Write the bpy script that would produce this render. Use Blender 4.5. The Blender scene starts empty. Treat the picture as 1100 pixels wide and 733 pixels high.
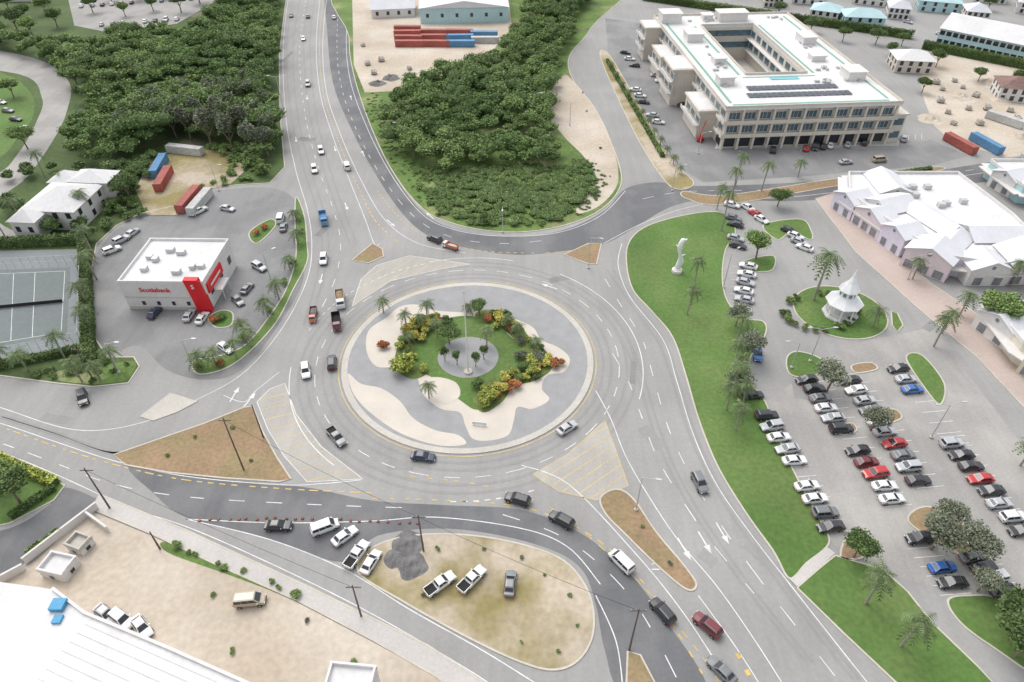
import bpy, math, random
import numpy as np
from mathutils import Vector, Matrix, noise
from mathutils.geometry import tessellate_polygon
random.seed(7); rng=np.random.default_rng(3)
sc=bpy.context.scene; COL=sc.collection
R=math.radians
# ---------------------------------------------------------------- camera frame (surveying photo points onto the ground)
PT=R(41); F=734.; HC=100.; S,CO=math.sin(PT),math.cos(PT)
def G(px,py,z=0.):
    u=(px-550)/F; v=(py-366.5)/F; d=(HC-z)/(S+v*CO)
    return Vector((u*d,d*(CO-v*S),z))
def g(p,z=0.): return Vector((p.x,p.y,z)) if isinstance(p,Vector) else G(p[0],p[1],z)
def hd(px,py,dx,dy):
    a=G(px,py);b=G(px+dx*.3,py+dy*.3); return math.atan2(b.y-a.y,b.x-a.x)
# ---------------------------------------------------------------- materials
def M(name,c,var=.12,s1=.06,s2=2.,rough=.9,c2=None,s3=.08,thr=(.45,.6),metal=0.,island=0.,bump=0.,streak=0.,spec=.3):
    m=bpy.data.materials.new(name); m.use_nodes=True; nt=m.node_tree; N=nt.nodes; L=nt.links
    b=N['Principled BSDF']; b.inputs['Roughness'].default_value=rough; b.inputs['Metallic'].default_value=metal
    b.inputs['Specular IOR Level'].default_value=spec
    tc=N.new('ShaderNodeTexCoord').outputs['Object']
    def nz(s,d=5,src=tc):
        n=N.new('ShaderNodeTexNoise'); n.inputs['Scale'].default_value=s; n.inputs['Detail'].default_value=d; L.new(src,n.inputs['Vector']); return n.outputs['Fac']
    def mr(v,a,b_,c_,d_):
        n=N.new('ShaderNodeMapRange'); n.inputs[1].default_value=a;n.inputs[2].default_value=b_;n.inputs[3].default_value=c_;n.inputs[4].default_value=d_; L.new(v,n.inputs[0]); return n.outputs[0]
    def mul(a,b_):
        n=N.new('ShaderNodeMath'); n.operation='MULTIPLY'; L.new(a,n.inputs[0]); L.new(b_,n.inputs[1]); return n.outputs[0]
    n2=nz(s2,6)
    v=mul(mr(nz(s1),.3,.7,1-var,1+var),mr(n2,.3,.7,1-var,1+var))
    if streak:
        mp=N.new('ShaderNodeMapping'); mp.inputs['Scale'].default_value=(.6,.05,1); L.new(tc,mp.inputs[0])
        v=mul(v,mr(nz(1.,3,mp.outputs[0]),.35,.65,1-streak,1+streak))
        v=mul(v,mr(nz(14.,2),.3,.7,1-streak,1+streak))
    if island:
        ge=N.new('ShaderNodeNewGeometry'); v=mul(v,mr(ge.outputs['Random Per Island'],0,1,1-island,1+island))
        oi=N.new('ShaderNodeObjectInfo'); v=mul(v,mr(oi.outputs['Random'],0,1,.8,1.2))
    if c2:
        mx=N.new('ShaderNodeMix'); mx.data_type='RGBA'; mx.inputs[6].default_value=(*c,1); mx.inputs[7].default_value=(*c2,1)
        L.new(mr(nz(s3,7),thr[0],thr[1],0,1),mx.inputs[0]); col=mx.outputs[2]
    else:
        rgb=N.new('ShaderNodeRGB'); rgb.outputs[0].default_value=(*c,1); col=rgb.outputs[0]
    sv=N.new('ShaderNodeVectorMath'); sv.operation='SCALE'; L.new(col,sv.inputs[0]); L.new(v,sv.inputs['Scale']); L.new(sv.outputs[0],b.inputs['Base Color'])
    if bump:
        bp=N.new('ShaderNodeBump'); bp.inputs['Strength'].default_value=bump; bp.inputs['Distance'].default_value=.1; L.new(n2,bp.inputs['Height']); L.new(bp.outputs[0],b.inputs['Normal'])
    return m
mt=dict(
 asphalt=M('asphalt_old',(.285,.28,.268),.05,.035,1.5,c2=(.34,.333,.318),s3=.05,thr=(.35,.7),streak=.035),
 asphalt_worn=M('asphalt_worn',(.265,.26,.25),.05,.035,1.5,c2=(.305,.298,.285),s3=.05,thr=(.35,.7),streak=.035),
 asphalt_dark=M('asphalt_new',(.145,.146,.15),.06,.05,2.,c2=(.185,.185,.185),s3=.09,streak=.04),
 asphalt_lot=M('asphalt_lot',(.31,.298,.28),.07,.06,2.,c2=(.37,.355,.33),s3=.08,streak=.035),
 asphalt_bank=M('asphalt_bank',(.215,.214,.212),.07,.06,2.,c2=(.265,.262,.257),s3=.08,streak=.035),
 splitter=M('pale_splitter_surface',(.38,.36,.325),.06,.06,2.,c2=(.42,.4,.36),s3=.1,streak=.03),
 white=M('white_paint',(.66,.66,.64),.14,.3,4.,.7), yellow=M('yellow_paint',(.6,.43,.14),.14,.3,4.,.7), yellowf=M('faded_yellow_paint',(.54,.42,.2),.16,.3,4.,.7),
 kerb=M('kerb_concrete',(.52,.48,.41),.08,.2,3.), concrete=M('concrete',(.5,.47,.42),.08,.1,2.),
 walk=M('sidewalk_concrete',(.5,.47,.44),.07,.1,3.), pavers=M('pink_pavers',(.47,.385,.34),.08,.1,3.),
 lawn=M('lawn',(.095,.175,.042),.16,.05,1.2,c2=(.14,.2,.062),s3=.06,thr=(.4,.68),bump=.4),
 dry=M('dry_grass',(.29,.2,.12),.16,.08,1.5,c2=(.25,.2,.105),s3=.12,thr=(.45,.65),bump=.4),
 sand=M('sand',(.47,.395,.31),.1,.04,1.,c2=(.56,.5,.42),s3=.05,thr=(.4,.65)),
 sandgrass=M('sand_grass',(.47,.4,.31),.12,.05,1.,c2=(.27,.225,.1),s3=.07,thr=(.4,.58)),
 scrub=M('scrub_ground',(.12,.19,.05),.25,.06,1.,c2=(.26,.26,.13),s3=.07,thr=(.5,.68),bump=.6),
 soil=M('wood_floor',(.08,.12,.04),.2,.06,1.,c2=(.27,.23,.17),s3=.04,thr=(.62,.75)),
 base=M('far_ground',(.14,.17,.08),.2,.01,.3,c2=(.33,.3,.25),s3=.02),
 gravel=M('grey_gravel',(.31,.31,.308),.08,.3,5.,bump=.4), beige=M('beige_gravel',(.58,.525,.455),.06,.2,5.),
 mulch=M('planting_bed',(.13,.17,.05),.25,.3,2.,bump=.5),
 court=M('court_green',(.17,.19,.185),.06,.1,1.), courtrim=M('court_grey',(.22,.24,.24),.06,.1,1.),
 leaf=M('leaf_green',(.1,.16,.048),.25,.25,1.,.75,island=.35,c2=(.14,.2,.065),s3=.15),
 leafd=M('leaf_dark',(.095,.16,.045),.26,.05,.4,.75,island=.35,c2=(.175,.245,.078),s3=.035,thr=(.42,.62)),
 leafg=M('leaf_greygreen',(.18,.2,.135),.2,.2,1.,.8,island=.3), leafl=M('leaf_light',(.2,.28,.09),.25,.2,1.,.8,island=.35,c2=(.14,.22,.065),s3=.1),
 leafy=M('leaf_yellow',(.55,.5,.12),.2,.4,2.,.8,island=.4), leafo=M('leaf_orange',(.46,.17,.07),.2,.4,2.,.8,island=.4),
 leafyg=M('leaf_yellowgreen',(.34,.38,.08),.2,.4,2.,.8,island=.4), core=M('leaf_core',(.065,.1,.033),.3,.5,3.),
 palm=M('palm_frond',(.12,.165,.065),.2,.3,2.,.6,island=.35), trunk=M('bark',(.2,.16,.12),.2,1.,6.), palmtrunk=M('palm_bark',(.3,.27,.23),.15,1.,6.),
 roofw=M('white_roof',(.67,.66,.65),.06,.1,1.,c2=(.6,.59,.57),s3=.15,thr=(.5,.75)), wallw=M('white_wall',(.65,.63,.605),.05,.1,1.), cream=M('cream_wall',(.6,.55,.475),.06,.1,1.),
 statue=M('white_marble',(.8,.8,.79),.03,.2,2.),
 roofg=M('pale_metal_roof',(.66,.66,.68),.05,.2,2.,.5), roofgr=M('grey_metal_roof',(.55,.56,.58),.06,.2,2.,.5), roofc=M('cyan_roof',(.42,.58,.6),.06,.2,2.,.6), lilac=M('lilac_wall',(.64,.6,.68),.05,.2,1.), seam=M('roof_seam',(.56,.56,.57),.05),
 pink=M('pink_wall',(.68,.59,.61),.05,.2,1.), turq=M('turquoise_wall',(.42,.6,.62),.05,.2,1.), lemon=M('yellow_wall',(.64,.59,.48),.05,.2,1.),
 roofbr=M('brown_roof',(.22,.14,.12),.15,.2,1.), redp=M('red_paint',(.62,.02,.025),.05,.3,2.,.45), bluep=M('blue_paint',(.08,.3,.5),.08,.3,2.,.5), greenp=M('green_trim',(.2,.38,.3),.06),
 contr=M('container_red',(.38,.11,.09),.18,.3,2.,.6), contg=M('container_grey',(.5,.5,.48),.15,.3,2.,.6), contb=M('container_blue',(.12,.27,.44),.12,.3,2.,.6),
 glass=M('glass',(.03,.035,.04),.05,rough=.12,spec=.6), glassb=M('blue_glass',(.08,.135,.165),.25,.1,.5,.15,spec=.6), glassl=M('shop_glass',(.2,.21,.23),.2,.3,.8,.15,spec=.6),
 tyre=M('tyre',(.02,.02,.02),.1), rim=M('rim',(.4,.4,.4),.05,rough=.35,metal=.7), metal=M('galvanised',(.5,.5,.5),.06,rough=.5,metal=.3), wood=M('pole_wood',(.14,.11,.09),.2,1.,4.),
 lampw=M('headlight',(.7,.7,.7),.02,rough=.2), lampr=M('tail_light',(.4,.01,.01),.02,rough=.3), dark=M('dark_plastic',(.03,.03,.03),.1), orange=M('orange',(.8,.18,.03),.05,rough=.6), solar=M('solar',(.07,.08,.1),.1,rough=.3),
 rubble=M('rubble',(.17,.165,.16),.25,.8,6.,bump=1.,streak=.15), pool=M('pool_water',(.15,.45,.52),.05,rough=.1),
)
PAINT={'w':('white',(.7,.7,.69)),'s':('silver',(.43,.44,.45)),'g':('grey',(.17,.175,.18)),'k':('black',(.022,.023,.027)),'b':('blue',(.03,.13,.38)),'n':('dark blue',(.025,.04,.08)),'r':('red',(.45,.025,.025)),'m':('maroon',(.15,.02,.025)),'t':('tan',(.42,.36,.27)),'o':('orange',(.5,.15,.06))}
PM={}
for k,(n,c) in PAINT.items():
    PM[k]=M('car_paint_'+n.replace(' ','_'),c,.03,.5,3.,.28,spec=.6); PM[k].node_tree.nodes['Principled BSDF'].inputs['Coat Weight'].default_value=.5
# ---------------------------------------------------------------- mesh builder
class MB:
    def __init__(s): s.v=[];s.f=[];s.m=[]
    def add(s,vs,fs,m=0):
        n=len(s.v); s.v+=[tuple(v) for v in vs]; s.f+=[tuple(i+n for i in f) for f in fs]; s.m+=[m]*len(fs); return s
    def box(s,c,d,rz=0,m=0):
        x,y,z=d[0]/2,d[1]/2,d[2]/2; ca,sa=math.cos(rz),math.sin(rz)
        vs=[(c[0]+a*x*ca-b*y*sa,c[1]+a*x*sa+b*y*ca,c[2]+e*z) for e in(-1,1) for a,b in((-1,-1),(1,-1),(1,1),(-1,1))]
        return s.add(vs,[(3,2,1,0),(4,5,6,7),(0,1,5,4),(1,2,6,5),(2,3,7,6),(3,0,4,7)],m)
    def tube(s,p,q,r0,r1,n=8,m=0):
        p,q=Vector(p),Vector(q); d=(q-p).normalized(); a=d.orthogonal().normalized(); b=d.cross(a)
        vs=[c+(a*math.cos(t)+b*math.sin(t))*r for c,r in((p,r0),(q,r1)) for t in[2*math.pi*i/n for i in range(n)]]
        return s.add(vs,[(i,(i+1)%n,n+(i+1)%n,n+i) for i in range(n)]+[tuple(range(n-1,-1,-1)),tuple(range(n,2*n))],m)
    def lathe(s,prof,c=(0,0,0),n=12,m=0,ph=0):
        vs=[(c[0]+r*math.cos(ph+2*math.pi*i/n),c[1]+r*math.sin(ph+2*math.pi*i/n),c[2]+z) for r,z in prof for i in range(n)]
        fs=[(k*n+i,k*n+(i+1)%n,(k+1)*n+(i+1)%n,(k+1)*n+i) for k in range(len(prof)-1) for i in range(n)]
        return s.add(vs,fs+[tuple(range((len(prof)-1)*n,len(prof)*n))],m)
    def prism(s,pts,z0,z1,m=0,side=True,ms=None):
        pts=[Vector((p[0],p[1],0)) for p in pts]; n=len(pts)
        if sum(pts[i].x*pts[(i+1)%n].y-pts[(i+1)%n].x*pts[i].y for i in range(n))<0: pts=pts[::-1]
        tr=[]
        for t in tessellate_polygon([pts]):
            a,b,c=[pts[i] for i in t]; tr.append(tuple(t) if (b-a).cross(c-a).z>0 else tuple(t[::-1]))
        s.add([(p.x,p.y,z1) for p in pts],tr,m)
        if side: s.add([(p.x,p.y,z) for z in(z0,z1) for p in pts],[(i,(i+1)%n,n+(i+1)%n,n+i) for i in range(n)],m if ms is None else ms)
        return s
    def loft(s,secs,m=0):
        n=len(secs[0]); vs=[p for q in secs for p in q]
        fs=[(k*n+i,(k+1)*n+i,(k+1)*n+(i+1)%n,k*n+(i+1)%n) for k in range(len(secs)-1) for i in range(n)]
        return s.add(vs,fs+[tuple(range(n)),tuple(range(len(vs)-1,len(vs)-n-1,-1))],m)
    def mesh(s,name,mats,smooth=False):
        me=bpy.data.meshes.new(name); me.from_pydata(s.v,[],s.f)
        for x in (mats if isinstance(mats,(list,tuple)) else [mats]): me.materials.append(x)
        me.polygons.foreach_set('material_index',s.m)
        if smooth: me.polygons.foreach_set('use_smooth',[True]*len(s.f))
        me.update(); return me
    def build(s,name,mats,parent=None,kind=None,smooth=False,loc=None): return put(name,s.mesh(name,mats,smooth),parent,kind,loc)
def put(name,me,parent=None,kind=None,loc=None):
    o=bpy.data.objects.new(name,me); COL.objects.link(o); o.parent=parent
    if kind: o['kind']=kind
    if loc: o.location=loc
    return o
REG=[]
def reg(o,label,cat,group=None,xy=(0,0)):
    o['category']=cat
    if group: o['group']=group
    REG.append((o,label,xy)); return o
def empty(name,loc,rz=0,sc_=1.): 
    o=bpy.data.objects.new(name,None); COL.objects.link(o); o.location=loc; o.rotation_euler=(0,0,rz); o.scale=(sc_,)*3; o.empty_display_size=.5; return o
# ---------------------------------------------------------------- ground sheets
def smooth(pts,closed=True,k=6):
    n=len(pts); out=[]
    for i in range(n if closed else n-1):
        p=[pts[(i+j)%n] if closed else pts[min(max(i+j,0),n-1)] for j in(-1,0,1,2)]
        for q in range(k):
            t=q/k; out.append(.5*((2*p[1])+(p[2]-p[0])*t+(2*p[0]-5*p[1]+4*p[2]-p[3])*t*t+(3*p[1]-p[0]-3*p[2]+p[3])*t**3))
    if not closed: out.append(pts[-1])
    return out
def outline(px,sm): 
    q=[g(p) for p in px]; return smooth(q) if sm else q
def sheet(name,px,z,mat,sm=True):
    return MB().prism(outline(px,sm),0,z,side=False).build(name,mat,kind='structure')
def offs(pts,d):
    n=len(pts); out=[]
    ar=sum(pts[i].x*pts[(i+1)%n].y-pts[(i+1)%n].x*pts[i].y for i in range(n)); sg=1 if ar>0 else -1
    for i in range(n):
        t=(pts[(i+1)%n]-pts[i-1]); 
        if t.length<1e-6: out.append(pts[i]); continue
        t.normalize(); out.append(pts[i]+Vector((-t.y,t.x,0))*d*sg)
    return out
def parcel(name,px,mat,z=.13,sm=True,kerb=True,kw=.3,km=None):
    q=outline(px,sm); MB().prism(q,0,z).build(name,mat,kind='structure')
    if kerb:
        a=offs(q,-kw*.4); b=offs(q,kw*.6); n=len(q); m=MB(); zz=z+.03
        m.add([(p.x,p.y,h) for L_,h in((a,0),(a,zz),(b,zz),(b,z-.05)) for p in L_],[(k*n+i,k*n+(i+1)%n,(k+1)*n+(i+1)%n,(k+1)*n+i) for k in range(3) for i in range(n)])
        m.build('kerb',km or mt['kerb'],kind='structure')
WL,YL,FY,TW=MB(),MB(),MB(),MB()
def line(mb,px,w=.2,dash=None,z=.055,sm=True):
    p=[g(a) for a in px]; p=smooth(p,False,8) if sm and len(p)>2 else p
    q=[p[0]]; 
    for a,b in zip(p,p[1:]):
        n=max(1,int((b-a).length/.8)); q+=[a.lerp(b,(i+1)/n) for i in range(n)]
    s_=0
    for i in range(len(q)-1):
        a,b=q[i],q[i+1]; L=(b-a).length
        if L<1e-5: continue
        if not dash or (s_%(dash[0]+dash[1]))<dash[0]:
            def nn(j):
                t=(q[min(j+1,len(q)-1)]-q[max(j-1,0)]); t.normalize(); return Vector((-t.y,t.x,0))*w/2
            na,nb=nn(i),nn(i+1)
            mb.add([(v.x,v.y,z) for v in(a-na,b-nb,b+nb,a+na)],[(0,1,2,3)])
        s_+=L
def hatch(mb,px,ang,sp,w=.25,z=.052):
    q=[g(p) for p in px]; d=Vector((math.cos(ang),math.sin(ang),0)); nr=Vector((-d.y,d.x,0)); ks=[p.dot(nr) for p in q]; t=min(ks)+sp
    while t<max(ks):
        xs=[]
        for i in range(len(q)):
            a,b=q[i],q[(i+1)%len(q)]; ka,kb=a.dot(nr)-t,b.dot(nr)-t
            if ka*kb<0: xs.append(a.lerp(b,ka/(ka-kb)).dot(d))
        xs.sort()
        for a,b in zip(xs[::2],xs[1::2]): line(mb,[nr*t+d*a,nr*t+d*b],w,None,z,False)
        t+=sp
def arrow(px,py,dx,dy,turn=0,s_=1.):
    a=hd(px,py,dx,dy); c=G(px,py); 
    def tr(l): return [(c.x+(x*math.cos(a)-y*math.sin(a))*s_,c.y+(x*math.sin(a)+y*math.cos(a))*s_,.056) for x,y in l]
    WL.add(tr([(-2.2,-.13),(.6,-.13),(.6,.13),(-2.2,.13)]),[(0,1,2,3)])
    WL.add(tr([(.6,-.55),(2.2,0),(.6,.55)]),[(0,1,2)])
MB().add([(-3000,-600,0),(3000,-600,0),(3000,4000,0),(-3000,4000,0)],[(0,1,2,3)]).build('ground',mt['base'],kind='structure')
sheet('road',[(-330,-25),(1430,-25),(1500,900),(-400,900)],.02,mt['asphalt'],False)
# darker new asphalt
sheet('new_asphalt_road',[(350,-20),(378,-20),(375,40),(379,78),(396,130),(421,184),(456,230),(500,249),(560,254),(610,246),(650,226),(672,203),(705,196),(748,200),(860,196),(1000,184),(1110,168),(1110,186),(1000,203),(860,216),(770,214),(722,222),(680,246),(650,262),(606,270),(560,274),(520,270),(470,258),(437,235),(405,190),(378,140),(358,90),(352,40)],.03,mt['asphalt_dark'])
sheet('new_asphalt_road',[(140,500),(230,514),(330,524),(400,538),(480,543),(560,548),(622,572),(672,612),(710,660),(760,745),(672,745),(650,700),(640,650),(625,612),(590,590),(530,574),(470,568),(405,576),(368,604),(290,580),(200,556),(165,530)],.031,mt['asphalt_dark'])
sheet('driveway',[(-80,640),(0,622),(35,598),(92,552),(112,542),(72,524),(56,540),(10,568),(-80,585)],.033,mt['asphalt_dark'])
sheet('bank_parking_lot',[(103,360),(98,290),(122,250),(160,234),(230,206),(296,203),(320,222),(322,262),(326,300),(302,345),(262,396),(222,408),(180,398),(150,372),(120,378)],.035,mt['asphalt_bank'])
sheet('office_parking_lot',[(650,20),(690,25),(700,60),(745,110),(775,160),(960,160),(1000,150),(1040,168),(1000,178),(860,190),(755,196),(715,170),(680,120),(655,70)],.036,mt['asphalt_bank'],False)
sheet('parking_lot',[(812,440),(905,372),(1000,352),(1100,480),(1200,640),(1120,660),(960,620),(895,585),(850,500)],.037,mt['asphalt_lot'],False)
random.seed(5)
for x,y,a_,w_,h_ in((330,150,80,3,6),(430,500,0,5,2),(700,470,-60,6,2.4),(250,480,10,4,1.5),(820,600,-50,7,2),(345,250,70,4,2),(600,300,20,5,2),(680,400,80,7,1.2),(60,450,-10,6,2),(860,420,80,5,3),(940,620,20,6,2),(1000,350,40,5,2),(760,600,-50,3,2),(310,60,85,10,1.4)):
    c=G(x,y); q=[c+Matrix.Rotation(R(a_),3,'Z')@Vector((sx*w_/2,sy*h_/2,0)) for sx,sy in((-1,-1),(1,-1),(1,1),(-1,1))]; sheet('road_patch',q,.043,mt['asphalt_worn'] if y>400 else mt['asphalt_bank'],False)
# land parcels
parcel('north_island_ground',[(377,-20),(375,40),(379,76),(394,125),(419,180),(453,224),(488,241),(530,249),(570,249),(612,241),(645,226),(664,206),(667,185),(655,150),(638,115),(615,85),(612,60),(635,30),(655,-20)],mt['scrub'])
sheet('gravel_yard',[(378,-15),(545,-15),(550,30),(525,60),(490,80),(430,98),(392,100),(380,70)],.15,mt['sand'],False)
sheet('sand_track',[(604,82),(618,90),(640,118),(656,151),(664,185),(660,205),(640,224),(618,228),(640,195),(628,170),(604,145),(586,115)],.152,mt['sand'])
parcel('west_ground',[(-260,-25),(311,-25),(306,10),(300,60),(301,125),(306,180),(290,197),(255,199),(225,203),(195,220),(150,230),(125,243),(104,262),(96,300),(100,360),(116,384),(144,384),(150,394),(138,412),(100,416),(60,412),(0,404),(-260,385)],mt['soil'],sm=False)
sheet('west_side_road',[(-100,40),(0,55),(50,68),(75,90),(72,120),(58,150),(30,190),(0,215),(0,240),(35,258),(0,266),(-100,266),(-100,200),(-10,190),(20,165),(40,130),(45,105),(20,80),(-100,65)],.151,mt['asphalt_lot'])
sheet('west_verge',[(-40,75),(10,82),(34,102),(36,125),(20,148),(0,170),(-40,180)],.165,mt['lawn'])
sheet('upper_parking_lot',[(70,-15),(240,-15),(228,4),(190,26),(120,36),(80,28)],.157,mt['asphalt_lot'],False)
sheet('container_yard',[(160,172),(205,160),(262,165),(262,185),(248,198),(215,205),(190,232),(158,232),(146,205)],.154,mt['sandgrass'],False)
sheet('court_apron',[(-90,272),(92,268),(94,372),(-90,400)],.16,mt['courtrim'],False)
sheet('tennis_court',[(-40,292),(76,288),(72,362),(-50,380)],.17,mt['court'],False)
for a,b in(((-30,296),(70,292)),((70,292),(66,358)),((-38,375),(66,358)),((-30,296),(-38,375)),((-34,335),(68,325)),((15,294),(12,367)),((38,293),(35,363))): line(WL,[a,b],.12,None,.185,False)
sheet('verge',[(58,400),(100,396),(140,388),(146,396),(134,409),(100,413),(62,409)],.149,mt['scrub'])
parcel('bank_verge',[(318,212),(327,232),(330,262),(330,282),(316,310),(296,348),(264,382),(238,398),(212,402),(208,388),(232,384),(262,372),(286,345),(308,310),(318,275),(317,245)],mt['lawn'])
parcel('bank_planter',[(224,342),(238,334),(250,337),(248,350),(232,352)],mt['lawn']); parcel('bank_planter',[(268,250),(290,236),(296,243),(276,262)],mt['lawn'])
parcel('concrete_splitter',[(151,448),(183,423),(212,432),(190,443),(165,452)],mt['concrete'],sm=False)
parcel('west_triangle_verge',[(122,489),(165,474),(220,455),(262,438),(272,437),(282,463),(298,492),(313,515),(300,518),(240,514),(180,508),(135,500)],mt['dry'],sm=False)
parcel('corner_garden',[(-80,476),(0,489),(34,500),(70,522),(58,538),(10,563),(-80,580)],mt['lawn'],sm=False)
parcel('building_site_ground',[(96,549),(165,577),(230,608),(320,648),(400,690),(480,733),(520,790),(-150,860),(-150,655),(0,628),(40,602)],mt['sand'],sm=False,kerb=False)
sheet('weed_strip',[(180,583),(250,608),(340,642),(330,648),(240,616),(180,594)],.15,mt['scrub'])
parcel('sidewalk',[(106,531),(200,570),(330,630),(460,694),(560,760),(520,775),(470,728),(400,688),(320,646),(230,606),(165,575),(98,547)],mt['walk'],z=.165,sm=False)
parcel('south_island_ground',[(398,590),(440,576),(500,575),(560,585),(606,603),(632,636),(638,675),(625,706),(598,720),(560,712),(500,684),(430,645),(385,615)],mt['sandgrass'])
parcel('median',[(645,535),(662,526),(680,536),(705,572),(735,608),(748,628),(738,634),(710,612),(672,575),(650,552)],mt['dry'])
parcel('median',[(674,700),(688,704),(712,750),(672,750)],mt['dry'],sm=False)
parcel('median',[(378,280),(400,262),(411,268),(412,276),(396,283)],mt['dry'],sm=False)
parcel('median',[(606,274),(632,262),(646,262),(641,284),(632,284)],mt['dry'],sm=False)
parcel('east_lawn',[(673,285),(675,262),(690,246),(720,235),(760,228),(782,232),(790,250),(779,270),(776,300),(782,325),(800,342),(820,346),(822,360),(806,385),(806,410),(822,432),(840,480),(862,525),(884,565),(890,585),(866,606),(848,622),(830,592),(800,550),(770,500),(750,450),(736,402),(722,362),(700,335),(680,312)],mt['lawn'])
parcel('south_east_lawn',[(856,632),(878,612),(897,597),(948,612),(975,636),(1000,668),(1050,716),(1090,760),(990,760),(905,680)],mt['lawn'],sm=False)
parcel('verge',[(1018,645),(1040,640),(1075,645),(1140,690),(1140,740),(1065,695),(1030,668)],mt['lawn'])
C2=G(902,335); parcel('pavilion_garden',[C2+Vector((10.5*math.cos(a),10*math.sin(a),0)) for a in[i*math.pi/10 for i in range(20)]],mt['lawn'])
parcel('verge',[(957,335),(964,337),(970,350),(964,357),(958,350)],mt['lawn'],sm=False); parcel('verge',[(845,385),(856,378),(880,385),(884,398),(868,406),(848,402)],mt['lawn'])
parcel('verge',[(820,242),(860,236),(872,250),(870,258),(850,250),(835,258)],mt['lawn']); parcel('verge',[(973,385),(990,382),(1014,412),(1010,435),(995,420)],mt['lawn'])
parcel('verge',[(797,282),(830,275),(830,290),(812,292)],mt['lawn'])
for q in([(915,393),(935,390),(942,397),(920,401)],[(935,445),(960,440),(968,450),(945,456)],[(900,458),(915,455),(920,463),(905,468)],[(975,560),(1000,545),(1055,580),(1060,612),(1020,590)],[(903,598),(912,575),(935,585),(925,600)]): parcel('lot_planter',q,mt['dry'])
parcel('north_east_verge',[(645,62),(655,60),(690,120),(722,172),(745,196),(730,204),(712,192),(680,140)],mt['sandgrass'])
parcel('roadside_verge',[(735,206),(780,210),(900,192),(1000,180),(1005,185),(900,200),(780,220),(738,214)],mt['dry'])
parcel('pink_pavement',[(876,214),(905,205),(940,255),(1000,305),(1060,345),(1140,440),(1100,438),(1050,385),(990,335),(920,272)],mt['pavers'],sm=False,z=.14)
sheet('sand_yard',[(990,62),(1040,55),(1140,70),(1140,160),(1080,170),(1020,150),(1003,135),(990,100)],.046,mt['sand'],False)
sheet('front_pavement',[(768,160),(965,157),(967,151),(770,151)],.058,mt['walk'],False)
MB().add([(-900,430,.1),(900,430,.1),(900,1600,.1),(-900,1600,.1)],[(0,1,2,3)]).build('far_ground',mt['base'],kind='structure')
sheet('lawn_path',[(848,623),(856,631),(897,595),(888,588)],.17,mt['walk'],False)
# ---------------------------------------------------------------- roundabout
GC=Vector((-9.5,109.8,0))
def circ(r,a0=0,a1=360,n=72): return [GC+Vector((r*math.cos(R(a0+(a1-a0)*i/n)),r*math.sin(R(a0+(a1-a0)*i/n)),0)) for i in range(n+(a1-a0!=360))]
parcel('roundabout_island',circ(26.6),mt['gravel'],z=.15,sm=False,kw=1.3,km=mt['concrete'])
sheet('beige_gravel_bed',[(394,378),(396,356),(415,342),(430,330),(448,328),(466,334),(500,336),(530,334),(550,342),(572,352),(582,366),(600,374),(612,386),(606,400),(588,404),(582,418),(590,430),(572,440),(556,438),(552,452),(546,468),(526,474),(508,472),(500,458),(494,444),(474,440),(456,426),(446,404),(424,396),(404,394)],.165,mt['beige'])
sheet('beige_gravel_bed',[(374,402),(388,413),(410,418),(430,432),(444,450),(468,463),(492,468),(500,478),(470,479),(430,466),(398,444),(380,424)],.167,mt['beige'])
sheet('garden_lawn',[(440,372),(442,352),(470,345),(500,340),(530,346),(548,362),(566,378),(564,398),(540,412),(530,432),(512,441),(496,432),(478,418),(462,405),(445,396)],.18,mt['lawn'])
sheet('planting_bed',[(424,388),(430,366),(442,348),(462,340),(476,344),(458,356),(446,372),(444,392),(460,400),(446,408),(430,402)],.186,mt['mulch']); sheet('planting_bed',[(512,336),(532,334),(556,346),(568,362),(590,382),(592,398),(574,410),(552,416),(540,432),(520,444),(508,432),(514,414),(540,404),(558,388),(556,370),(536,352),(514,346)],.186,mt['mulch'])
CD=G(503,384); sheet('paved_disc',[CD+Vector((6.6*math.cos(i*.2094),6.6*math.sin(i*.2094),0)) for i in range(30)],.2,mt['gravel'],False)
MB().prism(outline([(450,410),(470,406),(490,412),(494,426),(480,434),(462,428)],True),0,.196,side=False).build('beige_gravel_bed',mt['beige'],kind='structure')
line(FY,circ(27.7)+[circ(27.7)[0]],.2,None,sm=False)
line(WL,circ(32.6)+[circ(32.6)[0]],.16,(3,3),sm=False)
line(WL,circ(37.6,-20,55),.18); line(WL,circ(37.6,110,168),.18,(1,1)); line(WL,circ(37.8,185,232),.18); line(WL,circ(37.8,268,292),.25,(1,1)); line(WL,circ(38,75,108),.18)
for r in(29.2,30.9,34.2,36.): line(TW,circ(r)+[circ(r)[0]],.6,None,.04,False)
for pts in([(339,-20),(331,30),(331,70),(337,125),(351,180),(366,225),(380,262)],[(323,-20),(314,30),(312,70),(317,125),(330,180),(344,225),(350,262),(344,300),(330,350)],[(656,290),(680,325),(712,370),(728,415),(745,468),(772,525),(808,580),(850,640),(920,730)],[(648,330),(672,365),(690,410),(705,460),(728,515),(760,568),(805,632),(870,712)],[(0,447),(60,466),(125,487),(170,470)]):
    for d_ in(-4,3): line(TW,[(x+d_,y) for x,y in pts],.55,None,.041)
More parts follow.
